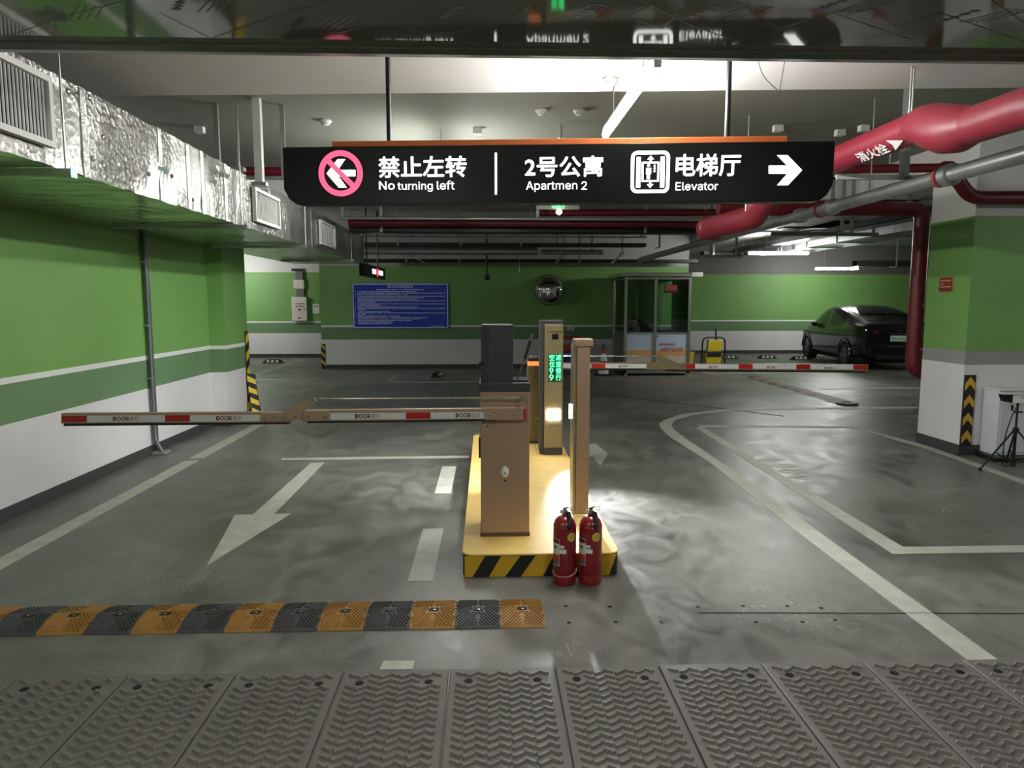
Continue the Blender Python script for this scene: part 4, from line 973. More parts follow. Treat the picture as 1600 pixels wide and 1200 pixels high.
# services crossing the back of the lane
def cross(name, y0px, Y, r, m, x0, x1, label, hang=(), cat='pipe'):
    a, b = Py(x0, y0px, Y), Py(x1, y0px, Y); z = (a.z + b.z) / 2
    o = thing(name, label, cat, (a.x, Y, z)); MB().tube([(a.x, Y, z), (b.x, Y, z)], r, 12).build('run', m, o, smooth=True)
    for hx in hang:
        q = Py(hx, y0px, Y); MB().box(q.x - 0.02, q.x + 0.02, Y - 0.012, Y + 0.012, z + r * 0.6, CEIL).build('hanger_post', M_GALV, o)
    return o
def tray(name, ytop, ybot, Y, x0, x1, label, m=M_BLACK, hang=(), depth=0.3):
    a, b = Py(x0, ybot, Y), Py(x1, ytop, Y)
    o = thing(name, label, 'cable tray', (a.x, Y, a.z))
    MB().box(a.x, b.x, Y, Y + depth, a.z, a.z + 0.008).build('tray_floor', m, o)
    for yy in (Y, Y + depth - 0.006): MB().box(a.x, b.x, yy, yy + 0.006, a.z, b.z).build('tray_side', m, o)
    for hx in hang:
        q = Py(hx, ybot, Y); MB().box(q.x - 0.02, q.x + 0.02, Y - 0.02, Y - 0.004, a.z - 0.02, CEIL).build('hanger_post', M_GALV, o)
        MB().box(q.x - 0.02, q.x + 0.02, Y - 0.02, Y + depth, a.z - 0.022, a.z - 0.001).build('hanger_foot', M_GALV, o)
    return o
cross('branch_pipe', 342, 10.45, 0.022, M_GALV, 534, 1130, 'thin galvanised pipe just above the dark red pipe behind the sign', (535, 840))
cross('sprinkler_pipe', 348, 10.75, 0.06, M_DRED, 545, 1100, 'long dark red pipe crossing just below the hanging sign')
tray('cable_tray', 352, 362.5, 11.0, 545, 1096, 'long black cable tray below the dark red pipe behind the sign', hang=(596, 1008))
cross('branch_pipe', 370, 12.2, 0.014, M_GALV, 566, 1010, 'very thin grey conduit below the long black cable tray', (621, 717, 830))
tray('cable_tray', 380, 384, 14.6, 568, 1010, 'thin dark cable tray above the silver pipe near the back wall', mat('dark_grey_tray', (60, 62, 62), 0.5), hang=(622, 720, 814, 1030))
cross('drain_pipe', 392, 15.2, 0.085, M_GALV, 565, 840, 'fat silver pipe above the blue board', (590, 717, 812))
cross('drain_pipe', 394, 15.6, 0.05, M_GALV, 846, 942, 'short silver pipe left of the guard booth under the ceiling', (870, 925))
tray('cable_tray', 405.5, 409.5, 16.4, 566, 1090, 'black cable tray along the top of the green back wall', hang=(635, 718, 760, 905))
cross('branch_pipe', 401.5, 13.0, 0.018, M_GALV, 1102, 1160, 'short bright conduit left of the lamp above the right lane', (1110, 1150))
for i, (x0, y0, x1, y1, lab) in enumerate(((643, 400, 664, 411, 'left'), (880, 398, 868, 411, 'middle'), (972, 396, 955, 412, 'right'))):
    a, b = Py(x0, y0, 16.2), Py(x1, y1, 16.2)
    o = thing('diagonal_brace', lab + ' steel brace slanting down to the tray on the back wall', 'brace', b, 'diagonal braces below the ceiling')
    d = (b - a); MB().obox(a + V((-0.03, -0.02, 0)), (0.06, 0, 0), (0, 0.04, 0), d).build('angle_bar', M_GALV, o)
    MB().box(a.x - 0.05, a.x + 0.05, 16.16, 16.24, a.z - 0.01, a.z + 0.02).build('foot_plate', M_GALV, o)
    MB().box(a.x - 0.015, a.x + 0.015, 16.185, 16.215, a.z, CEIL).build('drop_post', M_GALV, o)
# right-hand services
sd = thing('supply_duct', 'silver rectangular duct lit from below running to the right back corner', 'duct', (6.5, 13, 2.62))
MB().box(6.25, 6.95, 9.2, 16.6, 2.66, 2.85).build('duct_body', M_GALV, sd)
for y in (10.4, 11.6, 12.8, 14.0, 15.2, 16.4): MB().box(6.235, 6.965, y - 0.02, y + 0.02, 2.648, 2.862).build('flange', M_GALV, sd)
for y in (10.9, 15.3): 
    for x in (6.22, 6.98): MB().cyl((x, y, 2.66), (x, y, CEIL), 0.006, 8).build('hanger_rod', M_GALV, sd)
ty = thing('cable_tray', 'black cable tray running to the back beside the lit silver duct', 'cable tray', (5.6, 12, 2.75))
MB().box(5.75, 6.05, 8.6, 16.8, 2.74, 2.75).build('tray_floor', M_BLACK, ty)
for x in (5.75, 6.045): MB().box(x, x + 0.006, 8.6, 16.8, 2.74, 2.84).build('tray_side', M_BLACK, ty)
tray('cable_tray', 345, 356, 13.25, 1225, 1440, 'black cable tray crossing above the lit silver duct at right', hang=(1262, 1386))
cross('branch_pipe', 366, 8.8, 0.024, mat('dull_pipe', (120, 122, 120), 0.4, 0.5), 1205, 1372, 'grey pipe with elbow crossing in front of the lit silver duct', (1315, 1330))
cross('drain_pipe', 331, 9.3, 0.03, M_RODW, 1290, 1432, 'pale channel just under the red pipe beside the riser', (1300, 1420))
tray('cable_tray', 407, 416, 19.5, 1340, 1500, 'dark cable tray above the black car', hang=(1400,))
tray('cable_tray', 392, 398, 17.6, 1100, 1170, 'dark cable tray right of the booth roof', hang=(1115, 1160))

# left hanging channels near the duct
for x, yt, yb, Y, w, lab in ((342, 150, 272, 6.6, 0.018, 'round drop rod'), (372, 152, 262, 6.8, 0.006, 'thin wire rod'), (406, 147, 285, 6.4, 0.032, 'square white channel')):
    q = Py(x, yb, Y); o = thing('ceiling_hanger', lab + ' hanging from the ceiling behind the foil duct', 'hanger', q)
    MB().box(q.x - w, q.x + w, Y - w, Y + w, q.z, CEIL).build('drop_post', M_RODW if w > 0.02 else M_GALV, o)
    MB().box(q.x - 0.06, q.x + 0.06, Y - 0.04, Y + 0.04, q.z - 0.03, q.z).build('foot_clamp', M_GALV, o)
cross('branch_pipe', 278, 6.6, 0.018, M_GALV, 385, 452, 'short grey pipe behind the left end of the hanging sign', (444,))
cross('sprinkler_pipe', 268, 8.8, 0.055, M_DRED, 345, 450, 'short red pipe stub behind the left end of the sign', (444,))

# ------------------------------------------------------------------ small ceiling things
def on_ceiling(x, y, z=CEIL): return Pz(x, y, z)
def detector(x, y, label, z=CEIL, r=0.055):
    p = on_ceiling(x, y, z); o = thing('smoke_detector', label, 'smoke detector', p, 'smoke detectors on the ceiling')
    MB().lathe([(r, -0.001), (r, -0.015), (r * 0.85, -0.022)], p, 24).build('base', M_WHITEP, o, smooth=True)
    MB().lathe([(r * 0.7, -0.022), (r * 0.66, -0.04), (r * 0.3, -0.05)], p, 24).build('sensing_head', M_WHITEP, o, smooth=True)
detector(509, 188, 'white smoke detector on the ceiling above the left end of the sign')
detector(953, 122, 'white detector on the beam left of the bright tube lamp', BZ, 0.05)
detector(846, 172, 'small white detector left of the middle sprinkler drop')
detector(905, 172, 'small white detector right of the middle sprinkler drop')
def sprinkler(x, yt, Y, label, zb):
    q = Py(x, yt, Y); o = thing('sprinkler_drop', label, 'sprinkler', (q.x, Y, zb))
    MB().cyl((q.x, Y, zb), (q.x, Y, CEIL), 0.014, 10).build('pipe', M_GALV, o, smooth=True)
    MB().lathe([(0.022, 0), (0.024, 0.03), (0.018, 0.05)], (q.x, Y, CEIL - 0.22), 12).build('valve_body', M_GALV, o)
    MB().lathe([(0.034, 0), (0.034, 0.004)], (q.x, Y, CEIL - 0.13), 14).build('deflector', M_STEEL, o)
sprinkler(877, 180, 7.2, 'upright sprinkler drop above the middle of the sign', 2.55)
def jbox(x, y, label, z=CEIL):
    p = on_ceiling(x, y, z); o = thing('junction_box', label, 'junction box', p, 'junction boxes on the ceiling')
    MB().box(p.x - 0.04, p.x + 0.04, p.y - 0.04, p.y + 0.04, z - 0.06, z).build('box', M_WHITEP, o, bevel=0.004)
    MB().box(p.x - 0.043, p.x + 0.043, p.y - 0.045, p.y - 0.04, z - 0.063, z - 0.003).build('cover', M_RODW, o)
jbox(1215, 196, 'white junction box on the ceiling above the right arrow of the sign')
jbox(1349, 196, 'white junction box on the ceiling next to the red fire main')
jbox(1312, 203, 'white junction box on the ceiling above the right end of the sign')
jbox(312, 198, 'white junction box on the ceiling above the foil duct')
jbox(746, 200, 'white junction box on the ceiling above the sign divider')
for x0, y0, x1, y1, x2, y2, lab in ((1170, 90, 1190, 118, 1214, 140, 'thin loose wire hanging below the beam, left one'), (1232, 88, 1224, 110, 1216, 152, 'thin loose wire hanging below the beam, right one')):
    pts = [Py(x0, y0, 4.0), Py(x1, y1, 4.05), Py(x2, y2, 4.1)]; pts[0].z = BZ
    w = MB().tube(fillet(pts, 0.1), 0.002, 6).build('loose_wire', M_BLACK, None); tag(w, lab, 'wire')
# lit exit sign behind the main sign
ex = thing('exit_sign', 'small green lit exit sign with bright lamp below the black sign', 'exit sign', Py(873, 326, 8.9))
q = Py(872, 322, 8.9)
MB().box(q.x - 0.25, q.x + 0.26, 8.9, 8.93, q.z - 0.04, q.z + 0.10).build('case', mat('exit_case', (96, 106, 92), 0.4), ex)
fx = Frame((q.x, 8.9, q.z), (1, 0, 0), (0, 0, 1))
text('exit_lettering', '出口', fx, -0.075, -0.02, 0.15, 0.07, mat('exit_green', (60, 255, 110), 0.4, emit=3, var=0), ex)
MB().lathe([(0.012, 0), (0.034, 0.02), (0.034, 0.045), (0.015, 0.06)], (q.x + 0.01, 8.88, q.z - 0.105), 16).build('indicator_lamp', mat('indicator_white', (255, 255, 250), 0.4, emit=25, var=0), ex)
for s in (-0.2, 0.2): MB().cyl((q.x + s, 8.915, q.z + 0.1), (q.x + s, 8.915, CEIL), 0.005, 6).build('hanger_rod', M_GALV, ex)

# ------------------------------------------------------------------ left wall conduit
cw = thing('wall_conduit', 'grey steel conduit running down the left green wall to the floor', 'conduit', (WX + 0.1, 7.4, 0))
ycon = Px(240, 640, WX + 0.04).y
MB().tube(fillet([(WX + 0.04, ycon, LZ0 + 0.02), (WX + 0.04, ycon, 0.14), (WX + 0.13, ycon - 0.02, 0.0)], 0.1), 0.024, 12).build('tube', mat('conduit_grey', (96, 102, 100), 0.4, 0.4), cw, smooth=True)
MB().tube([(WX + 0.04, ycon + 0.05, LZ0 + 0.02), (WX + 0.04, ycon + 0.05, 0.05)], 0.012, 8).build('thin_tube', mat('conduit_grey', (96, 102, 100)), cw, smooth=True)
for z in (2.0, 1.35, 0.8): MB().box(WX, WX + 0.05, ycon - 0.04, ycon + 0.07, z, z + 0.02).build('clip', M_GALV, cw)
MB().box(WX + 0.012, WX + 0.16, ycon - 0.06, ycon + 0.1, 0, 0.035).build('mortar_foot', mat('mortar', (128, 126, 120), 0.8, bump=0.3), cw, bevel=0.012)

# ------------------------------------------------------------------ striped corner guards
def hazard(w, h, dz, slope, name, parent, orig, ud, depth=0.004):
    pass
def corner_guard(x, y, z0, z1, wx, wy, label, n, lean=0.0):
    o = thing('corner_guard', label, 'corner guard', (x, y, z0))
    MB().obox((x - 0.004, y, z0), (lean, 0, 0) if False else (0.014, 0, 0), (0, wy, 0), (0, 0, z1 - z0)).obox((x - wx, y + wy - 0.0, z0), (wx + 0.01, 0, 0), (0, 0.012, 0), (0, 0, z1 - z0)).build('rubber_strip', M_KBLACK, o)
    step = (z1 - z0) / n
    for k in range(n):
        za = z0 + step * (k + 0.18)
        MB().prism([(x + 0.0105, y + 0.002, za), (x + 0.0105, y + wy, za + step * 0.28), (x + 0.0105, y + wy, za + step * 0.78), (x + 0.0105, y + 0.002, za + step * 0.5)], (0.002, 0, 0)).build('yellow_stripe', mat('guard_yellow', (232, 200, 40), 0.5), o)
    return o
cg = corner_guard(WX + 0.204, 10.032, 0.04, 1.2, 0.1, 0.12, 'black and yellow striped guard on the edge of the left green pilaster', 5)
# loosened striped tape peeling off its foot
tp = MB(); pts = []
for i in range(13):
    t = i / 12; z = 0.62 - 0.6 * t; off = 0.012 + 0.075 * t ** 1.5; pts.append((WX + 0.21 + off, z))
vs = []
for x, z in pts: vs += [(x, 10.0, z), (x + 0.1, 10.05, z - 0.02), (x, 10.006, z), (x + 0.1, 10.056, z - 0.02)]
fs = []
for i in range(12):
    b = i * 4; fs += [(b, b + 4, b + 5, b + 1), (b + 2, b + 3, b + 7, b + 6), (b, b + 2, b + 6, b + 4), (b + 1, b + 5, b + 7, b + 3)]
tp.add(vs, fs); tp.build('peeling_strip', M_KBLACK, cg)
for k in range(4):
    z = 0.06 + k * 0.15; t = (0.62 - z) / 0.6; off = 0.012 + 0.075 * t ** 1.5; t2 = (0.62 - z - 0.08) / 0.6; off2 = 0.012 + 0.075 * max(t2, 0) ** 1.5
    MB().prism([(WX + 0.21 + off, 9.997, z), (WX + 0.31 + off, 10.046, z - 0.05), (WX + 0.31 + off2, 10.046, z + 0.02), (WX + 0.21 + off2, 9.997, z + 0.08)], (0, -0.002, 0)).build('yellow_stripe', mat('guard_yellow', (232, 200, 40)), cg)
cx0 = -3.97
o = thing('corner_guard', 'small black and yellow striped guard on the corner of the green back wall', 'corner guard', (cx0, 17.38, 0.02))
MB().box(cx0 - 0.006, cx0 + 0.09, 17.375, 17.387, 0.0, 0.6).build('rubber_strip', M_KBLACK, o)
for k in range(3):
    z = 0.06 + k * 0.19; MB().prism([(cx0 - 0.006, 17.374, z + 0.1), (cx0 + 0.09, 17.374, z), (cx0 + 0.09, 17.374, z + 0.08), (cx0 - 0.006, 17.374, z + 0.18)], (0, -0.002, 0)).build('yellow_stripe', mat('guard_yellow_dim', (206, 176, 60), 0.5), o)
# chevron board on the right pillar
cb = thing('chevron_guard', 'black rubber corner board with four yellow chevrons on right pillar', 'corner guard', (PLX + 0.0, 7.23, 0.13))
fc = Frame((0, 7.222, 0), (1, 0, 0), (0, 0, 1)); CH = lambda x, y: fc.pix(x, y)
zc0, zc1 = CH(1495, 697)[1], CH(1505, 586)[1]; xa, xb = PLX - 0.014, PLX + 0.118
xa = CH(1493.5, 690)[0]; xb = xa + 0.118
if xa < PLX + 0.004: xa = PLX + 0.004; xb = xa + 0.118
MB().box(xa, xb, 7.222, 7.24, zc0, zc1).build('board', M_KBLACK, cb, bevel=0.003)
xm = (xa + xb) / 2; hh = (zc1 - zc0) / 4
for k in range(4):
    z = zc0 + hh * (k + 0.12); th_ = hh * 0.42
    MB().prism([(xa + 0.006, 7.2205, z), (xm, 7.2205, z + hh * 0.36), (xm, 7.2205, z + hh * 0.36 + th_), (xa + 0.006, 7.2205, z + th_)], (0, 0.003, 0)).prism([(xm, 7.2205, z + hh * 0.36), (xb - 0.006, 7.2205, z), (xb - 0.006, 7.2205, z + th_), (xm, 7.2205, z + hh * 0.36 + th_)], (0, 0.003, 0)).build('chevron', mat('chevron_yellow', (206, 166, 50), 0.5), cb)
# brown notice on the pillar
nb = thing('wall_notice', 'small brown notice plate on the right green pillar', 'notice', Px(1478, 445, PLX))
q0, q1 = Px(1466.5, 458, PLX), Px(1491, 431, PLX)
fn = Frame((PLX, 0, 0), (0, -1, 0), (0, 0, 1))
ya, yb = -q0.y, -q1.y
mb = MB(); fn.poly(mb, rrect(ya, yb, q0.z, q1.z, 0.012), 0, 0.006); mb.build('plate', mat('notice_border', (150, 140, 96), 0.5), nb)
mb = MB(); g_ = 0.014; fn.poly(mb, rrect(ya + g_, yb - g_, q0.z + g_, q1.z - g_, 0.014), 0.006, 0.008); mb.build('brown_field', mat('notice_brown', (128, 52, 36), 0.5), nb)
for f0, f1, t in ((0.08, 0.92, 0.74), (0.1, 0.32, 0.5), (0.1, 0.9, 0.3)):
    mb = MB(); L_ = yb - ya - 2 * g_; H_ = q1.z - q0.z - 2 * g_
    fn.rect(mb, ya + g_ + L_ * f0, ya + g_ + L_ * f1, q0.z + g_ + H_ * t, q0.z + g_ + H_ * (t + 0.09), 0.008, 0.0095); mb.build('text_line', mat('notice_cream', (190, 150, 120), 0.5), nb)

# ------------------------------------------------------------------ blue rules board on the back wall
BYF = 17.36
fbd = Frame((0, BYF, 0), (1, 0, 0), (0, 0, 1)); BP = lambda x, y: fbd.pix(x, y)
(a, b), (c, d) = BP(551.5, 513.5), BP(700.5, 442.5)
bd = thing('rules_board', 'blue parking rules board with white lines of text on back wall', 'notice board', fbd.p((a + c) / 2, b))
mb = MB(); fbd.poly(mb, rrect(a, c, b, d, 0.03), -0.035, 0); mb.build('board', M_BLUE, bd)
mb = MB(); fbd.ring(mb, rrect(a + 0.012, c - 0.012, b + 0.012, d - 0.012, 0.03), rrect(a + 0.035, c - 0.035, b + 0.035, d - 0.035, 0.02), 0, 0.003); mb.build('white_border', M_PRINT, bd)
W_, H_ = c - a, d - b
text('title', '停车场管理规定', fbd, a + W_ * 0.365, d - H_ * 0.108, W_ * 0.27, H_ * 0.062, M_PRINT, bd, 0.0, 0.01, 0.002)
rr = random.Random(11)
lens = [0.63, .93, .55, .93, .72, .66, .93, .2, .93, .26, .66, .93, .1, .36, .93, .1, .47, .75, .68, .58, .38, .37]
mb = MB()
def text_row(x0, x1, zc_, ch):
    x = x0
    while x < x1:
        if rr.random() > 0.06: fbd.rect(mb, x, x + ch * 0.78, zc_, zc_ + ch * 0.82, 0.0, 0.0015)
        x += ch
text_row(a + W_ * 0.25, a + W_ * 0.75, d - H_ * 0.152, 0.0235)
for i, l in enumerate(lens):
    text_row(a + W_ * 0.055, a + W_ * (0.03 + l), d - H_ * (0.195 + i * 0.0335), 0.0235)
    if i % 2 == 0: text_row(a + W_ * 0.028, a + W_ * 0.036, d - H_ * (0.195 + i * 0.0335), 0.0235)
text_row(a + W_ * 0.8, a + W_ * 0.94, d - H_ * 0.955, 0.026)
bt = mb.build('small_print', M_PRINT, bd); bt['kind'] = 'stuff'

# small lit hanging sign beside the duct end
hs = thing('hanging_sign', 'small black lit no-entry sign hanging at the end of the foil duct', 'sign', Py(585, 437, 13.2))
p0, p1 = Py(568.5, 416, 12.4), Py(602, 425, 14.6)
un = (V((p1.x - p0.x, p1.y - p0.y, 0))); fs_ = Frame((p0.x, p0.y, 0), un, (0, 0, 1)); Lh = un.length
zt_, zb_ = Py(568, 411, 12.4).z, Py(568, 431, 12.4).z
mb = MB(); fs_.rect(mb, 0, Lh, zb_, zt_, -0.08, 0); mb.build('panel', M_SIGN, hs)
for f0, f1 in ((0.36, 0.52), (0.66, 0.86)):
    mb = MB(); fs_.rect(mb, Lh * f0, Lh * f1, zb_ + 0.07, zt_ - 0.06, 0, 0.004); mb.build('lit_text', M_LITW, hs)
cz = (zb_ + zt_) / 2
mb = MB(); fs_.ring(mb, circ(Lh * 0.59, cz, 0.09, 24), circ(Lh * 0.59, cz, 0.062, 24), 0, 0.005); mb.build('prohibition_ring', mat('lit_red', (230, 40, 50), 0.4, emit=0.8, var=0), hs)
mb = MB(); fs_.rect(mb, Lh * 0.57, Lh * 0.61, cz - 0.05, cz + 0.05, 0, 0.005); mb.build('lit_mark', M_LITP, hs)
for f in (0.22, 0.72): MB().cyl(fs_.p(Lh * f, zt_, -0.04), fs_.p(Lh * f, CEIL, -0.04), 0.012, 8).build('hanger_rod', M_BLACK, hs)

# convex mirror
mq = Py(859, 453, 17.2)
mr_ = thing('convex_mirror', 'round convex chrome mirror on the dark green back wall', 'mirror', (mq.x, 17.3, mq.z))
Rm = 0.35; prof = [(Rm, 0.0)] + [(Rm * math.cos(t), 0.22 * math.sin(t)) for t in [math.pi / 2 * i / 14 for i in range(1, 14)]] + [(0.004, 0.22)]
MB().lathe(prof, (mq.x, 17.28, mq.z), 48, 'y').build('dome', M_MIRROR, mr_, smooth=True)
MB().lathe([(Rm * 1.02, 0.0), (Rm * 1.03, 0.02), (Rm * 0.99, 0.03)], (mq.x, 17.295, mq.z), 48, 'y').build('rim', M_BLACK, mr_, smooth=True)
MB().cyl((mq.x, 17.29, mq.z), (mq.x, 17.4, mq.z), 0.04).build('bracket', M_BLACK, mr_)

# hanging security camera
cq = Py(761, 434, 16.2)
cc_ = thing('security_camera', 'small dark security camera on a drop pole before the green wall', 'camera', (cq.x, 16.2, cq.z))
MB().cyl((cq.x, 16.2, cq.z + 0.05), (cq.x, 16.2, CEIL), 0.016, 10).build('drop_pole', M_BLACK, cc_)
MB().lathe([(0.02, -0.06), (0.055, -0.04), (0.07, 0.0), (0.07, 0.05), (0.03, 0.07)], cq, 20).build('dome_housing', M_DGREY, cc_, smooth=True)
MB().lathe([(0.025, 0), (0.02, 0.02)], (cq.x - 0.01, cq.y - 0.055, cq.z - 0.01), 12, 'y').build('lens', M_SIGN, cc_)
pq = Py(812, 421, 15.8)
pl = thing('pull_cord', 'thin white hanging cord end before the green back wall', 'cord', pq)
MB().cyl((pq.x, 15.8, pq.z + 0.06), (pq.x, 15.8, CEIL), 0.004, 6).build('cord', M_GALV, pl)
MB().tube([(pq.x, 15.8, pq.z - 0.07), (pq.x - 0.01, 15.8, pq.z + 0.07)], [0.016, 0.008], 10).build('handle', M_WHITEP, pl)

# electrical boxes on the far left wall
EYW = 21.1; fe = Frame((0, EYW, 0), (1, 0, 0), (0, 0, 1)); EP = lambda x, y: fe.pix(x, y)
def ebox(x0, y0, x1, y1, depth, m, nm, parent):
    (a, b), (c, d) = EP(x0, y1), EP(x1, y0); mb = MB(); fe.rect(mb, a, c, b, d, 0, depth); return mb.build(nm, m, parent, bevel=0.006)
eb = thing('control_box', 'white electrical control box with two rows of buttons on far left wall', 'control box', fe.p(*EP(470, 501)))
M_EBOX = mat('control_box_white', (222, 214, 206), 0.45)
ebox(458.5, 464, 480.5, 501, 0.14, M_EBOX, 'cabinet', eb)
for i in range(4):
    for j in range(2):
        a, b = EP(466 + i * 3.4 - j, 474.5 + j * 4); MB().lathe([(0.016, 0), (0.016, 0.02)], fe.p(a, b, 0.14), 10, 'y').build('button', M_DGREY, eb)
a, b = EP(469.5, 483.5); MB().lathe([(0.026, 0), (0.026, 0.03)], fe.p(a, b, 0.14), 12, 'y').build('rotary_switch', M_BLACK, eb)
a, b = EP(470, 497); mb = MB(); fe.rect(mb, a - 0.04, a + 0.04, b - 0.015, b + 0.015, 0.14, 0.146); mb.build('name_plate', M_BLACK, eb)
a, b = EP(477.5, 483); mb = MB(); fe.rect(mb, a - 0.01, a + 0.01, b - 0.02, b + 0.02, 0.14, 0.155); mb.build('door_lock', M_DGREY, eb)
ebox(465, 451.6, 476, 464, 0.09, mat('trunking_grey', (110, 110, 112), 0.5), 'cable_trunk', eb)
e2_ = thing('control_box', 'small white square box above the buttoned control box', 'control box', fe.p(*EP(467, 451)))
ebox(460, 437.5, 476.5, 451, 0.11, M_EBOX, 'case', e2_); ebox(463, 423, 474, 437.5, 0.09, mat('trunking_grey', (110, 110, 112)), 'cable_trunk', e2_)
ebox(457, 420, 472, 424, 0.12, M_BLACK, 'top_bracket', e2_)
e3_ = thing('wall_notice', 'small white paper notice at the left end of the green back wall', 'notice', fe.p(*EP(493, 490)))
ebox(488.5, 475, 499, 490, 0.01, M_WHITEP, 'sheet', e3_); ebox(490, 478, 497.5, 479.5, 0.013, M_DGREY, 'heading', e3_)

# ------------------------------------------------------------------ guard booth
GY0, GY1, GX0, GX1 = 15.5, 16.95, 2.985, 4.44
bo = thing('guard_booth', 'stainless steel glazed guard booth with printed lower panels before back wall', 'booth', ((GX0 + GX1) / 2, 16.2, 0))
ZR = 2.14; ZB = 0.16; ZS = 0.93; Pp = 0.06
for x in (GX0, GX1 - Pp):
    for y in (GY0, GY1 - Pp): MB().box(x, x + Pp, y, y + Pp, 0.05, ZR).build('corner_post', M_STEEL, bo)
XM = Py(1024, 500, GY0).x
MB().box(XM - 0.03, XM + 0.03, GY0, GY0 + Pp, ZB, ZR).build('middle_post', M_STEEL, bo)
MB().box(GX0 - 0.12, GX1 + 0.16, GY0 - 0.22, GY1 + 0.12, ZR, ZR + 0.085).build('roof', M_STEEL, bo, bevel=0.01)
MB().box(GX1 - 0.06, GX1 + 0.17, GY0 - 0.235, GY0 - 0.215, ZR + 0.0, ZR + 0.09).build('roof_end_trim', M_WHITEP, bo)
MB().box(GX0, GX1, GY0, GY1, 0.05, ZB).build('floor_frame', M_STEEL, bo)
for x in (GX0 + 0.03, GX1 - 0.09):
    for y in (GY0 + 0.02, GY1 - 0.08): MB().box(x, x + 0.06, y, y + 0.06, 0, 0.05).build('foot', M_GALV, bo)
for z in (ZS - 0.02, ZR - 0.05):
    MB().box(GX0 + Pp, XM - 0.03, GY0 + 0.01, GY0 + 0.05, z, z + 0.035).build('rail', M_STEEL, bo)
    MB().box(XM + 0.03, GX1 - Pp, GY0 + 0.01, GY0 + 0.05, z, z + 0.035).build('rail', M_STEEL, bo)
    MB().box(GX0 + 0.01, GX0 + 0.05, GY0 + Pp, GY1 - Pp, z, z + 0.035).build('rail', M_STEEL, bo)
    MB().box(GX1 - 0.05, GX1 - 0.01, GY0 + Pp, GY1 - Pp, z, z + 0.035).build('rail', M_STEEL, bo)
    MB().box(GX0 + Pp, GX1 - Pp, GY1 - 0.05, GY1 - 0.01, z, z + 0.035).build('rail', M_STEEL, bo)
for x0, x1 in ((GX0 + Pp, XM - 0.03), (XM + 0.03, GX1 - Pp)): MB().box(x0, x1, GY0 + 0.026, GY0 + 0.032, ZS + 0.015, ZR - 0.05).build('window_pane', M_GLASS, bo)
for x in (GX0 + 0.026, GX1 - 0.032): MB().box(x, x + 0.006, GY0 + Pp, GY1 - Pp, ZS + 0.015, ZR - 0.05).build('window_pane', M_GLASS, bo)
MB().box(GX0 + Pp, GX1 - Pp, GY1 - 0.032, GY1 - 0.026, ZS + 0.015, ZR - 0.05).build('window_pane', M_GLASS, bo)
M_PAN = mat('booth_sky_print', (190, 208, 226), 0.45); M_PANO = mat('booth_orange_print', (226, 172, 110), 0.45); M_PANW = mat('booth_white_print', (206, 200, 190), 0.45)
for x0, x1 in ((GX0 + Pp, XM - 0.03), (XM + 0.03, GX1 - Pp)):
    MB().box(x0, x1, GY0 + 0.02, GY0 + 0.04, ZB, ZS - 0.02).build('printed_panel', M_PAN, bo)
    MB().box(x0, x1, GY0 + 0.018, GY0 + 0.0202, ZB, ZB + 0.12).build('print_orange', M_PANO, bo)
    MB().box(x0, x1, GY0 + 0.018, GY0 + 0.0202, ZB + 0.12, ZB + 0.26).build('print_white', M_PANW, bo)
    MB().box(x0, x1, GY0 + 0.018, GY0 + 0.0202, ZB + 0.26, ZB + 0.40).build('print_orange', M_PANO, bo)
MB().box(GX0 + 0.02, GX0 + 0.04, GY0 + Pp, GY1 - Pp, ZB, ZS - 0.02).build('side_panel', mat('booth_side_panel', (120, 124, 124), 0.4, 0.5), bo)
MB().box(GX1 - 0.04, GX1 - 0.02, GY0 + Pp, GY1 - Pp, ZB, ZS - 0.02).build('side_panel', mat('booth_side_panel', (120, 124, 124)), bo)
MB().box(GX0 + Pp, GX1 - Pp, GY1 - 0.04, GY1 - 0.02, ZB, ZS - 0.02).build('rear_panel', mat('booth_side_panel', (120, 124, 124)), bo)
fbo = Frame((0, GY0 + 0.018, 0), (1, 0, 0), (0, 0, 1)); GP = lambda x, y: fbo.pix(x, y)
M_PHONE = mat('phone_red', (190, 40, 40), 0.5)
a, b = GP(1030, 540); text('phone_caption', '停车服务电话', fbo, a, b, 0.34, 0.055, M_PHONE, bo, 0.0, 0.008)
a, b = GP(1032.5, 549.5); c, d = GP(1066.5, 543); text('phone_number', '60976159', fbo, a, b, c - a, d - b, M_PHONE, bo, 0.0, 0.02)
a, b = GP(1037.5, 458); c, d = GP(1060, 445)
mb = MB(); fbo.rect(mb, a, c, b, d, -0.012, -0.008); mb.build('window_notice', mat('notice_white_pink', (200, 170, 165), 0.5), bo)
mb = MB(); fbo.rect(mb, a + 0.03, c - 0.03, b + 0.05, d - 0.01, -0.008, -0.006); mb.build('notice_red_field', mat('notice_red', (150, 56, 48), 0.5), bo)
MB().cyl((XM + 0.06, GY0 - 0.03, 0.86), (XM + 0.06, GY0 + 0.02, 0.86), 0.02).build('door_knob', M_STEEL, bo)
MB().box(GX0 + Pp, GX1 - Pp, GY1 - 0.45, GY1 - 0.06, 0.74, 0.77).build('inner_shelf', M_DGREY, bo)
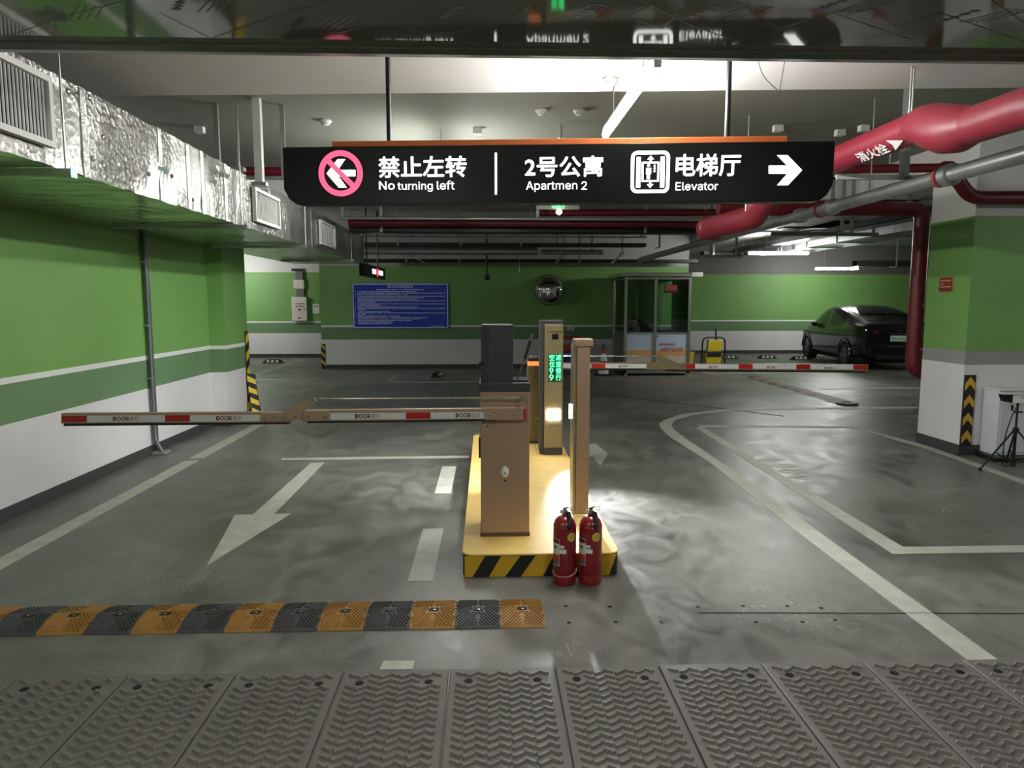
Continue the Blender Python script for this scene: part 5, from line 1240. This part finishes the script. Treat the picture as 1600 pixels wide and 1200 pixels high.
# office chair and seated person inside
ch = thing('office_chair', 'black high-backed office chair inside the guard booth', 'chair', (3.52, 16.35, ZB))
MB().lathe([(0.28, 0.0), (0.26, 0.04), (0.04, 0.06), (0.035, 0.27)], (3.52, 16.3, ZB), 20).build('swivel_base', M_BLACK, ch)
MB().box(3.28, 3.76, 16.05, 16.52, ZB + 0.27, ZB + 0.37).build('seat', M_BLACK, ch, bevel=0.03)
bk = [(3.22, ZB + 0.36), (3.83, ZB + 0.36), (3.82, ZB + 0.72), (3.74, ZB + 0.93), (3.6, ZB + 1.04), (3.42, ZB + 1.05), (3.28, ZB + 0.95), (3.22, ZB + 0.72)]
MB().prism([(x, 16.52, z) for x, z in bk], (0, 0.1, 0)).build('backrest', mat('chair_black_leather', (26, 27, 28), 0.45), ch, bevel=0.03)

def skin_body(name, verts, edges, radii, m, root=0, sub=2, parent=None):
    me = bpy.data.meshes.new(name); me.from_pydata([tuple(v) for v in verts], edges, []); me.materials.append(m)
    o = bpy.data.objects.new(name, me); COL.objects.link(o)
    md = o.modifiers.new('skin', 'SKIN'); md.use_smooth_shade = True
    for i, sv in enumerate(me.skin_vertices[0].data): sv.radius = (radii[i], radii[i]) if not isinstance(radii[i], tuple) else radii[i]; sv.use_root = (i == root)
    s = o.modifiers.new('sub', 'SUBSURF'); s.levels = sub; s.render_levels = sub
    if parent is not None: attach(o, parent)
    return o
px_, py_ = 3.34, 16.28
pe = thing('person', 'person in dark jacket slumped in a chair behind the booth window', 'person', (px_, py_, ZB + 0.37))
M_SKIN = mat('skin', (150, 116, 98), 0.55); M_JACK = mat('dark_jacket', (22, 24, 32), 0.8)
zs = ZB + 0.37
B = [(px_ + .10, py_ + .08, zs + .1), (px_ + .10, py_ + .10, zs + .27), (px_ + .07, py_ + .08, zs + .42), (px_ + .01, py_ + .03, zs + .50),
     (px_ + .26, py_ + .06, zs + .41), (px_ + .30, py_ - .06, zs + .22), (px_ + .16, py_ - .2, zs + .17),
     (px_ - .10, py_ + .02, zs + .38), (px_ - .11, py_ - .12, zs + .2), (px_ + .03, py_ - .22, zs + .16),
     (px_ + .19, py_ - .06, zs + .08), (px_ + .2, py_ - .34, zs + .09), (px_ + .2, py_ - .36, ZB + .08), (px_ + .2, py_ - .46, ZB + .04),
     (px_ + .02, py_ - .06, zs + .08), (px_ + .0, py_ - .34, zs + .09), (px_ + .0, py_ - .36, ZB + .08), (px_ + .0, py_ - .46, ZB + .04)]
Ed = [(0, 1), (1, 2), (2, 3), (2, 4), (4, 5), (5, 6), (2, 7), (7, 8), (8, 9), (0, 10), (10, 11), (11, 12), (12, 13), (0, 14), (14, 15), (15, 16), (16, 17)]
Rd = [.13, .14, .13, .055, .07, .05, .038, .07, .05, .038, .085, .065, .045, .04, .085, .065, .045, .04]
skin_body('clothed_body', B, Ed, Rd, M_JACK, 0, 1, pe)
hc = V((px_ - 0.005, py_ - 0.02, zs + 0.61))
hd = MB(); n1, n2_ = 14, 18; vs = []
for i in range(n1 + 1):
    t = math.pi * i / n1
    for j in range(n2_):
        ph = 2 * math.pi * j / n2_; x = 0.072 * math.sin(t) * math.cos(ph); y = 0.09 * math.sin(t) * math.sin(ph); z = 0.108 * math.cos(t)
        if z < -0.03: x *= 0.84; y *= 0.9
        if abs(x) < 0.016 and y < -0.06 and -0.03 < z < 0.012: y -= 0.016
        vs.append(hc + V((x, y, z)))
hd.add(vs, [(i * n2_ + j, (i + 1) * n2_ + j, (i + 1) * n2_ + (j + 1) % n2_, i * n2_ + (j + 1) % n2_) for i in range(n1) for j in range(n2_)])
head = hd.build('head', M_SKIN, pe, smooth=True)
for s in (-1, 1):
    MB().lathe([(0.006, 0), (0.011, 0.004), (0.006, 0.008)], hc + V((s * 0.028, -0.079, 0.005)), 10, 'y').build('eye', M_BLACK, head)
    MB().lathe([(0.01, -0.02), (0.016, 0.0), (0.01, 0.024)], hc + V((s * 0.073, 0.0, -0.005)), 10).build('ear', M_SKIN, head)
MB().box(hc.x - 0.022, hc.x + 0.022, hc.y - 0.084, hc.y - 0.074, hc.z - 0.056, hc.z - 0.05).build('mouth', mat('lips', (110, 66, 60), 0.6), head)
hr = MB(); vs = []
for i in range(9):
    t = math.pi * 0.62 * i / 8
    for j in range(n2_):
        ph = 2 * math.pi * j / n2_; r = 1.08; lim = 1.0 if math.sin(ph) > -0.3 else 0.55
        tt = t * lim; vs.append(hc + V((0.076 * r * math.sin(tt) * math.cos(ph), 0.094 * r * math.sin(tt) * math.sin(ph), 0.112 * r * math.cos(tt))))
hr.add(vs, [(i * n2_ + j, (i + 1) * n2_ + j, (i + 1) * n2_ + (j + 1) % n2_, i * n2_ + (j + 1) % n2_) for i in range(8) for j in range(n2_)])
hr.build('hair', M_BLACK, head, smooth=True)
for s, (hx, hy, hz_) in ((1, B[6]), (-1, B[9])):
    vv = [(hx, hy, hz_), (hx, hy - 0.05, hz_ - 0.005)]; ee = [(0, 1)]; rd = [.024, .026]
    for f in range(4):
        b0 = len(vv); x = hx + (f - 1.5) * 0.014; vv += [(x, hy - 0.09, hz_ - 0.012), (x, hy - 0.115 - 0.006 * (f in (1, 2)), hz_ - 0.028)]; ee += [(1, b0), (b0, b0 + 1)]; rd += [.0085, .007]
    b0 = len(vv); vv += [(hx - s * 0.035, hy - 0.04, hz_ - 0.005), (hx - s * 0.045, hy - 0.065, hz_ - 0.015)]; ee += [(0, b0), (b0, b0 + 1)]; rd += [.01, .008]
    skin_body('hand', vv, ee, rd, M_SKIN, 0, 1, pe)

# ------------------------------------------------------------------ things around the booth
q = Py(943, 566, 15.6)
cn = thing('traffic_cone', 'small red and white traffic cone left of the guard booth', 'traffic cone', (q.x, 15.6, 0))
M_CONE = mat('cone_red', (170, 56, 44), 0.5)
MB().box(q.x - 0.17, q.x + 0.17, 15.43, 15.77, 0, 0.04).build('base', M_BLACK, cn, bevel=0.01)
for z0, z1, r0, r1, m, nm in ((0.04, 0.18, 0.12, 0.10, M_REFL, 'white_band'), (0.18, 0.32, 0.10, 0.08, M_CONE, 'red_band'), (0.32, 0.48, 0.08, 0.057, M_REFL, 'white_band'), (0.48, 0.58, 0.057, 0.042, M_CONE, 'red_band'), (0.58, 0.70, 0.042, 0.02, M_BLACK, 'tip')):
    MB().lathe([(r0, z0), (r1, z1)], (q.x, 15.6, 0), 20).build(nm, m, cn, smooth=True)
# stacked crates behind the column
for i, (z0, z1, m, nm) in enumerate(((0.0, 0.26, mat('crate_blue', (30, 62, 130), 0.5), 'lower blue'), (0.262, 0.48, mat('crate_blue', (30, 62, 130)), 'upper blue'), (0.482, 0.80, mat('crate_red', (166, 50, 34), 0.5), 'red'))):
    o = thing('plastic_crate', nm + ' plastic crate with pale rim in the stack behind the display column', 'crate', (1.85, 16.8, z0), 'crates stacked by the back wall')
    x0, x1, y0, y1 = 1.6, 2.18, 16.6, 17.0
    sh = MB(); sh.box(x0, x1, y0, y0 + 0.02, z0, z1).box(x0, x1, y1 - 0.02, y1, z0, z1).box(x0, x0 + 0.02, y0 + .02, y1 - .02, z0, z1).box(x1 - 0.02, x1, y0 + .02, y1 - .02, z0, z1).box(x0 + .02, x1 - .02, y0 + .02, y1 - .02, z0, z0 + 0.015)
    sh.build('shell', m, o)
    MB().box(x0 - 0.012, x1 + 0.012, y0 - 0.012, y0, z0 + (z1 - z0) * 0.45, z0 + (z1 - z0) * (0.8 if i == 2 else 0.68)).build('pale_rim', mat('crate_pale', (150, 152, 150), 0.5), o)
# small white switch plates on the wall
for k in range(3):
    w = Py(887.5 + k * 4, 513.5, 17.39)
    o = tag(MB().box(w.x - 0.025, w.x + 0.025, 17.385, 17.4, w.z - 0.05, w.z + 0.05).build('switch_plate', M_REFL, None, bevel=0.004), ('left', 'middle', 'right')[k] + ' of three pale switch plates on the wall behind the display column', 'switch', 'switch plates on the back wall')
# mop bucket cart
q = Py(1107, 566, 17.0)
mc = thing('mop_cart', 'yellow mop bucket cart with black handle frame beside the guard booth', 'mop cart', (q.x, 16.6, 0))
mx_, my_ = q.x - 0.05, 16.6; M_BUCK = mat('bucket_yellow', (190, 168, 30), 0.5)
MB().box(mx_ - 0.26, mx_ + 0.3, my_ - 0.2, my_ + 0.2, 0.06, 0.12).build('base_tray', mat('cart_blue', (40, 60, 92), 0.5), mc, bevel=0.015)
for sx in (-0.2, 0.24):
    for sy in (-0.15, 0.15): MB().lathe([(0.032, -0.012), (0.032, 0.012)], (mx_ + sx, my_ + sy, 0.032), 14, 'y').build('castor', M_BLACK, mc)
bucket = MB(); bucket.add([(mx_ - .16, my_ - .13, .12), (mx_ + .16, my_ - .13, .12), (mx_ + .16, my_ + .13, .12), (mx_ - .16, my_ + .13, .12), (mx_ - .2, my_ - .17, .42), (mx_ + .2, my_ - .17, .42), (mx_ + .2, my_ + .17, .42), (mx_ - .2, my_ + .17, .42)], [(0, 3, 2, 1), (0, 1, 5, 4), (1, 2, 6, 5), (2, 3, 7, 6), (3, 0, 4, 7)])
bucket.build('bucket', M_BUCK, mc, bevel=0.01)
MB().box(mx_ - 0.17, mx_ + 0.17, my_ - 0.18, my_ + 0.1, 0.34, 0.46).build('wringer_box', M_BLACK, mc, bevel=0.01)
MB().prism([(mx_ - 0.14, my_ - 0.1, 0.46), (mx_ + 0.2, my_ - 0.1, 0.46), (mx_ + 0.23, my_ - 0.1, 0.72), (mx_ - 0.12, my_ - 0.1, 0.72)], (0, 0.14, 0)).build('wringer_hopper', M_BUCK, mc, bevel=0.015)
MB().tube(fillet([(mx_ - 0.26, my_ - 0.05, 0.1), (mx_ - 0.24, my_ - 0.05, 0.78), (mx_ + 0.28, my_ - 0.05, 0.78), (mx_ + 0.3, my_ - 0.05, 0.1)], 0.12), 0.018, 10).build('handle_frame', M_BLACK, mc, smooth=True)
MB().tube([(mx_ + 0.1, my_ + 0.0, 0.6), (mx_ + 0.07, my_ + 0.0, 0.98)], 0.02, 8).build('press_lever', M_BLACK, mc)
mp = thing('mop', 'green mop handle leaning between the booth and the mop cart', 'mop', (mx_ - 0.3, 16.9, 0))
MB().tube([(mx_ - 0.33, 16.95, 0.10), (mx_ - 0.5, 17.34, 1.15)], 0.016, 8).build('handle', mat('mop_green', (60, 120, 40), 0.5), mp)
MB().lathe([(0.12, 0), (0.10, 0.05), (0.03, 0.12)], (mx_ - 0.33, 16.95, 0.0), 14).build('mop_head', M_RBLK, mp)
bk2 = thing('bucket', 'yellow bucket squeezed between the guard booth and mop cart', 'bucket', (4.72, 16.3, 0))
MB().lathe([(0.12, 0), (0.16, 0.42), (0.172, 0.43), (0.172, 0.45), (0.15, 0.45), (0.11, 0.02)], (4.66, 16.5, 0), 20).build('pail', M_BUCK, bk2, smooth=True)
MB().tube([(4.66 + 0.165 * math.cos(t), 16.5, 0.44 + 0.14 * math.sin(t)) for t in [math.pi * i / 12 for i in range(13)]], 0.006, 6).build('bail', M_BLACK, bk2)

# wheel stops
def wheel_stop(c, rz, label):
    o = thing('wheel_stop', label, 'wheel stop', (0, 0, 0), 'rubber wheel stops on the bays', world=False)
    prof = [(-0.075, 0.0), (-0.05, 0.095), (0.05, 0.095), (0.075, 0.0)]
    L_ = 0.55; mb = MB(); A = [(-L_ / 2, y, z) for y, z in prof]; B_ = [(L_ / 2, y, z) for y, z in prof]
    A[1] = (-L_ / 2 + 0.1, *A[1][1:]); A[2] = (-L_ / 2 + 0.1, *A[2][1:]); B_[1] = (L_ / 2 - 0.1, *B_[1][1:]); B_[2] = (L_ / 2 - 0.1, *B_[2][1:])
    mb.add(A + B_, [(0, 1, 2, 3)[::-1], (4, 5, 6, 7), (0, 4, 7, 3), (0, 1, 5, 4), (1, 2, 6, 5), (2, 3, 7, 6)]); mb.build('rubber_block', M_KBLACK, o)
    for k in (-1, 0, 1):
        MB().prism([(k * 0.12 - 0.045, -0.0745, 0.02), (k * 0.12 + 0.045, -0.0745, 0.02), (k * 0.12 + 0.035, -0.0555, 0.085), (k * 0.12 - 0.035, -0.0555, 0.085)], (0, -0.003, 0)).build('reflector', mat('reflector_white', (222, 222, 210), 0.4), o)
    o.location = (c.x, c.y, 0); o.rotation_euler = (0, 0, rz); return o
wheel_stop(Pz(427, 567), 0, 'wheel stop with white reflectors before the far left wall')
wheel_stop(Pz(1138, 560), 0, 'wheel stop with white reflectors just right of the mop cart')
wheel_stop(Pz(1198, 560), 0, 'wheel stop with white reflectors between mop cart and black car')
wheel_stop(Pz(684, 588), math.radians(78), 'dark wheel stop seen end-on below the blue board')
wheel_stop(Pz(1250, 562), 0, 'wheel stop right in front of the black car wheel')

# ------------------------------------------------------------------ black car, rear towards the viewer
def catmull(P, n):
    out = []
    for i in range(len(P) - 1):
        p0, p1, p2, p3 = P[max(i - 1, 0)], P[i], P[i + 1], P[min(i + 2, len(P) - 1)]
        for k in range(n):
            t = k / n; out.append(tuple(0.5 * (2 * b + (c - a) * t + (2 * a - 5 * b + 4 * c - d) * t * t + (-a + 3 * b - 3 * c + d) * t ** 3) for a, b, c, d in zip(p0, p1, p2, p3)))
    out.append(tuple(P[-1])); return out
car = thing('car', 'black electric hatchback parked with its rear to the viewer beside right pillar', 'car', (0, 0, 0), world=False)
st_ = [(0.00, 1.07, 1.0, .80, .40), (0.10, 1.15, 1.05, .88, .36), (0.35, 1.22, 1.06, .93, .32), (0.8, 1.35, 1.06, .945, .29), (1.3, 1.45, 1.02, .955, .27), (1.9, 1.56, 1.0, .96, .27), (2.4, 1.60, .99, .96, .27), (2.9, 1.56, .98, .96, .27), (3.3, 1.42, .97, .955, .27), (3.7, 1.20, .96, .95, .28), (3.95, 1.06, .94, .94, .30), (4.4, .92, .84, .90, .33), (4.68, .74, .66, .76, .38), (4.75, .60, .55, .62, .42)]
st_ = catmull(st_, 5)
M_CAR = mat('black_car_paint', (14, 15, 18), 0.14, var=0.05, coat=0.6); M_CARG = mat('dark_car_glass', (6, 8, 8), 0.05, var=0)
rows = []
for y, zc_, zb_, hw, zs_ in st_:
    low = [(hw * 0.90, zs_), (hw * 0.975, zs_ + 0.07), (hw * 1.0, zs_ + (zb_ - zs_) * 0.45), (hw * 0.995, zs_ + (zb_ - zs_) * 0.78), (hw * 0.955, zb_)]
    up = [(hw * 0.875, zb_ + (zc_ - zb_) * 0.40), (hw * 0.775, zb_ + (zc_ - zb_) * 0.78), (hw * 0.66, zb_ + (zc_ - zb_) * 0.925), (hw * 0.36, zb_ + (zc_ - zb_) * 0.985), (0.0, zc_)]
    half = catmull(low + up, 4)
    rows.append([(y, x, z) for x, z in half] + [(y, -x, z) for x, z in half[-2::-1]])
nr_ = len(rows[0]); nh = (nr_ - 1) // 2
body = MB(); glass_s = MB(); glass_r = MB()
flat = [(x, y, z) for r in rows for (y, x, z) in r]
bf, gs_l, gs_r, gr, gw = [], [], [], [], []
for i in range(len(rows) - 1):
    y = (rows[i][0][0] + rows[i + 1][0][0]) / 2
    for j in range(nr_ - 1):
        jj = j if j < nh else nr_ - 2 - j
        f = (i * nr_ + j, i * nr_ + j + 1, (i + 1) * nr_ + j + 1, (i + 1) * nr_ + j)
        side_g = 17 <= jj <= 24 and 1.15 < y < 3.35 and not (2.25 < y < 2.36)
        rear_g = jj >= 27 and 0.36 < y < 1.35
        wind = jj >= 27 and 2.95 < y < 3.72
        (gs_l if side_g and j < nh else gs_r if side_g else gr if rear_g else gw if wind else bf).append(f)
bf.append(tuple(range(nr_))); bf.append(tuple(range(len(rows) * nr_ - 1, (len(rows) - 1) * nr_ - 1, -1)))
def car_part(nm, fs, m, par=car):
    used = sorted({k for f in fs for k in f}); mp_ = {k: n for n, k in enumerate(used)}; mb = MB(); mb.add([flat[k] for k in used], [tuple(mp_[k] for k in f) for f in fs]); return mb.build(nm, m, par, smooth=True)
car_part('body', bf, M_CAR); car_part('side_window', gs_l, M_CARG); car_part('side_window', gs_r, M_CARG); car_part('rear_window', gr, M_CARG); car_part('windscreen', gw, M_CARG)
MB().box(-0.82, 0.82, 0.2, 4.5, 0.18, 0.34).build('underbody', M_HOLE, car)
M_TYRE = mat('tyre_rubber', (18, 18, 18), 0.8); M_RIM = mat('dark_alloy', (120, 122, 124), 0.35, 0.8)
for sx in (-1, 1):
    for y in (0.93, 3.82):
        X = sx * 0.84
        MB().lathe([(0.33, -0.12), (0.345, -0.09), (0.345, 0.09), (0.33, 0.12), (0.245, 0.12), (0.245, -0.12), (0.33, -0.12)], (X, y, 0.345), 36, 'x', False).build('tyre', M_TYRE, car, smooth=True)
        w = MB().lathe([(0.03, sx * 0.03), (0.23, sx * 0.02), (0.235, sx * 0.10), (0.25, sx * 0.112), (0.25, -sx * 0.1)], (X, y, 0.345), 30, 'x', False).build('rim', M_RIM, car, smooth=True)
        for k in range(10):
            t = 2 * math.pi * k / 10; d_ = V((0, math.cos(t), math.sin(t))); e_ = V((0, -math.sin(t), math.cos(t)))
            c0 = V((X + sx * 0.085, y, 0.345)) + d_ * 0.02
            MB().obox(c0 - e_ * 0.016, d_ * 0.2, e_ * 0.032, V((sx * 0.02, 0, 0))).build('spoke', M_RIM, w)
        # arch lip
        pts = [(sx * 0.955, y + 0.40 * math.cos(t), 0.36 + 0.40 * math.sin(t)) for t in [math.pi * (i / 16) for i in range(17)]]
        MB().tube(pts, 0.018, 6).build('arch_lip', M_CAR, car, smooth=True)
for sx in (-1, 1):
    MB().prism([(sx * 0.90, 3.0, 0.98), (sx * 1.08, 3.02, 1.0), (sx * 1.1, 3.02, 1.1), (sx * 0.93, 3.0, 1.1)], (0, 0.16, 0)).build('door_mirror', M_CAR, car, bevel=0.03)
    MB().prism([(sx * 0.46, -0.008, 0.88), (sx * 0.70, 0.0, 0.86), (sx * 0.76, 0.02, 0.97), (sx * 0.50, -0.008, 0.98)], (0, 0.03, 0)).build('tail_lamp', mat('tail_lamp_dark_red', (60, 10, 12), 0.08, coat=1), car, bevel=0.01)
    MB().prism([(sx * 0.70, -0.001, 0.50), (sx * 0.74, -0.001, 0.50), (sx * 0.74, -0.001, 0.54), (sx * 0.52, -0.006, 0.53)], (0, 0.02, 0)).build('bumper_reflector', mat('reflector_chrome', (190, 190, 190), 0.1, 1), car)
MB().box(-0.72, 0.72, -0.05, 0.12, 0.32, 0.66).build('bumper', M_CAR, car, bevel=0.06, seg=3)
MB().box(-0.55, 0.55, -0.06, 0.0, 0.28, 0.38).build('diffuser', M_HOLE, car, bevel=0.02)
MB().box(-0.25, 0.25, -0.012, 0.02, 0.895, 0.912).build('boot_trim', M_STEEL, car)
MB().box(-0.3, 0.3, -0.055, 0.0, 0.585, 0.6).build('lower_trim', M_STEEL, car)
fpl = Frame((0, -0.014, 0), (1, 0, 0), (0, 0, 1))
mb = MB(); fpl.poly(mb, rrect(-0.22, 0.22, 0.72, 0.86, 0.012), -0.01, 0.002); mb.build('number_plate', mat('plate_green', (196, 226, 206), 0.5), car)
text('plate_lettering', '京A·D0ZU0', fpl, -0.2, 0.745, 0.40, 0.085, mat('plate_ink', (14, 30, 22), 0.5), car, 0.002, 0.01)
mb = MB(); fpl.poly(mb, [(-0.035, 0.985), (0.035, 0.985), (0.03, 0.975), (0.008, 0.972), (0.0, 0.935), (-0.008, 0.972), (-0.03, 0.975)][::-1], -0.002, 0.006); mb.build('rear_emblem', M_STEEL, car)
# front wheel stays near the wall; rear axle nearer the viewer
car.location = (9.6, 16.35, 0); car.rotation_euler = (0, 0, math.radians(-6.5)); car.scale = (0.96, 0.96, 0.96)

# ------------------------------------------------------------------ tripod with camera and white cabinet at the right edge
wc = thing('white_cabinet', 'white metal cabinet standing against the right pillar behind the tripod', 'cabinet', (5.3, 7.1, 0))
q0 = Py(1556, 700, 6.98); zt_ = Py(1556, 611, 6.98).z
MB().box(q0.x, q0.x + 0.42, 6.98, 7.22, 0.05, zt_).build('body', mat('cabinet_white', (214, 218, 226), 0.4), wc, bevel=0.008)
MB().box(q0.x + 0.02, q0.x + 0.40, 6.972, 6.98, 0.08, zt_ - 0.05).build('door', mat('cabinet_white', (214, 218, 226)), wc, bevel=0.003)
MB().box(q0.x - 0.01, q0.x + 0.43, 6.965, 7.225, zt_, zt_ + 0.012).build('lid', M_WHITEP, wc, bevel=0.004)
MB().box(q0.x + 0.12, q0.x + 0.132, 6.962, 6.972, zt_ - 0.20, zt_ - 0.14).build('handle', M_BLACK, wc)
MB().box(q0.x - 0.06, q0.x + 0.36, 6.9, 7.2, 0.0, 0.05).build('plinth', M_BLACK, wc, bevel=0.01)
tc_ = Pz(1582, 734)
tp_ = thing('tripod', 'black telescopic tripod stand at the right picture edge', 'tripod', (tc_.x, tc_.y, 0))
X, Y = tc_.x, tc_.y
zh = Py(1575, 673, Y).z; ztop = Py(1584, 634, Y).z
MB().cyl((X, Y, 0.04), (X, Y, zh + 0.02), 0.014, 12).build('lower_column', M_BLACK, tp_, smooth=True)
MB().cyl((X, Y, zh), (X, Y, ztop), 0.01, 12).build('upper_column', M_BLACK, tp_, smooth=True)
MB().cyl((X, Y, zh - 0.02), (X, Y, zh + 0.03), 0.024, 14).build('leg_collar', M_BLACK, tp_)
MB().cyl((X, Y, 0.05), (X, Y, 0.08), 0.02, 14).build('brace_collar', M_BLACK, tp_)
MB().cyl((X - 0.02, Y, ztop - 0.06), (X + 0.05, Y, ztop - 0.06), 0.01, 10).build('lock_knob', M_BLACK, tp_)
foot = Pz(1531, 735)
R_ = (foot - tc_).length; base_a = math.atan2(foot.y - tc_.y, foot.x - tc_.x)
for k in range(3):
    t = base_a + 2 * math.pi * k / 3; d_ = V((math.cos(t), math.sin(t), 0)); ft = V((X, Y, 0)) + d_ * R_
    lg = MB().tube([V((X, Y, zh)) + d_ * 0.02, ft + V((0, 0, 0.012))], 0.009, 10).build('leg', M_BLACK, tp_, smooth=True)
    MB().tube([V((X, Y, 0.065)), V((X, Y, 0)) + d_ * R_ * 0.55 + V((0, 0, zh * 0.45))], 0.006, 8).build('brace', M_BLACK, tp_)
    MB().lathe([(0.014, 0.0), (0.014, 0.02), (0.008, 0.026)], ft, 10).build('rubber_foot', M_BLACK, tp_)
cm_ = thing('box_camera', 'white box camera with black lens hood mounted on the tripod', 'camera', (X, Y, ztop))
MB().cyl((X, Y, ztop), (X, Y, ztop + 0.03), 0.012, 10).build('mount', M_BLACK, cm_)
zc_ = ztop + 0.03
XC = X - 0.065
MB().box(XC - 0.02, XC + 0.30, Y - 0.05, Y + 0.05, zc_, zc_ + 0.085).build('housing', M_WHITEP, cm_, bevel=0.008)
MB().box(XC - 0.115, XC + 0.32, Y - 0.06, Y + 0.06, zc_ + 0.085, zc_ + 0.095).build('sun_shield', M_WHITEP, cm_)
MB().prism([(XC - 0.105, Y - 0.045, zc_ + 0.083), (XC - 0.02, Y - 0.045, zc_ + 0.083), (XC - 0.02, Y - 0.045, zc_ + 0.002), (XC - 0.075, Y - 0.045, zc_ + 0.012)], (0, 0.09, 0)).build('lens_hood', M_BLACK, cm_, bevel=0.004)
MB().box(XC + 0.06, XC + 0.12, Y - 0.052, Y - 0.05, zc_ + 0.055, zc_ + 0.062).build('maker_mark', M_DGREY, cm_)
cb_ = fillet([V((X, Y + 0.02, ztop - 0.02)), V((X - 0.03, Y + 0.03, 0.5)), V((X - 0.06, Y + 0.06, 0.3)), V((X - 0.03, Y + 0.1, 0.02)), V((X + 0.03, Y + 0.14, 0.01)), V((X + 0.12, Y + 0.12, 0.01))], 0.12)
tag(MB().tube(cb_, 0.005, 6).build('cable', M_BLACK, None, smooth=True), 'thin black cable drooping from the tripod camera to the floor', 'cable')

for o in list(bpy.data.objects):
    if '_world' in o: del o['_world']
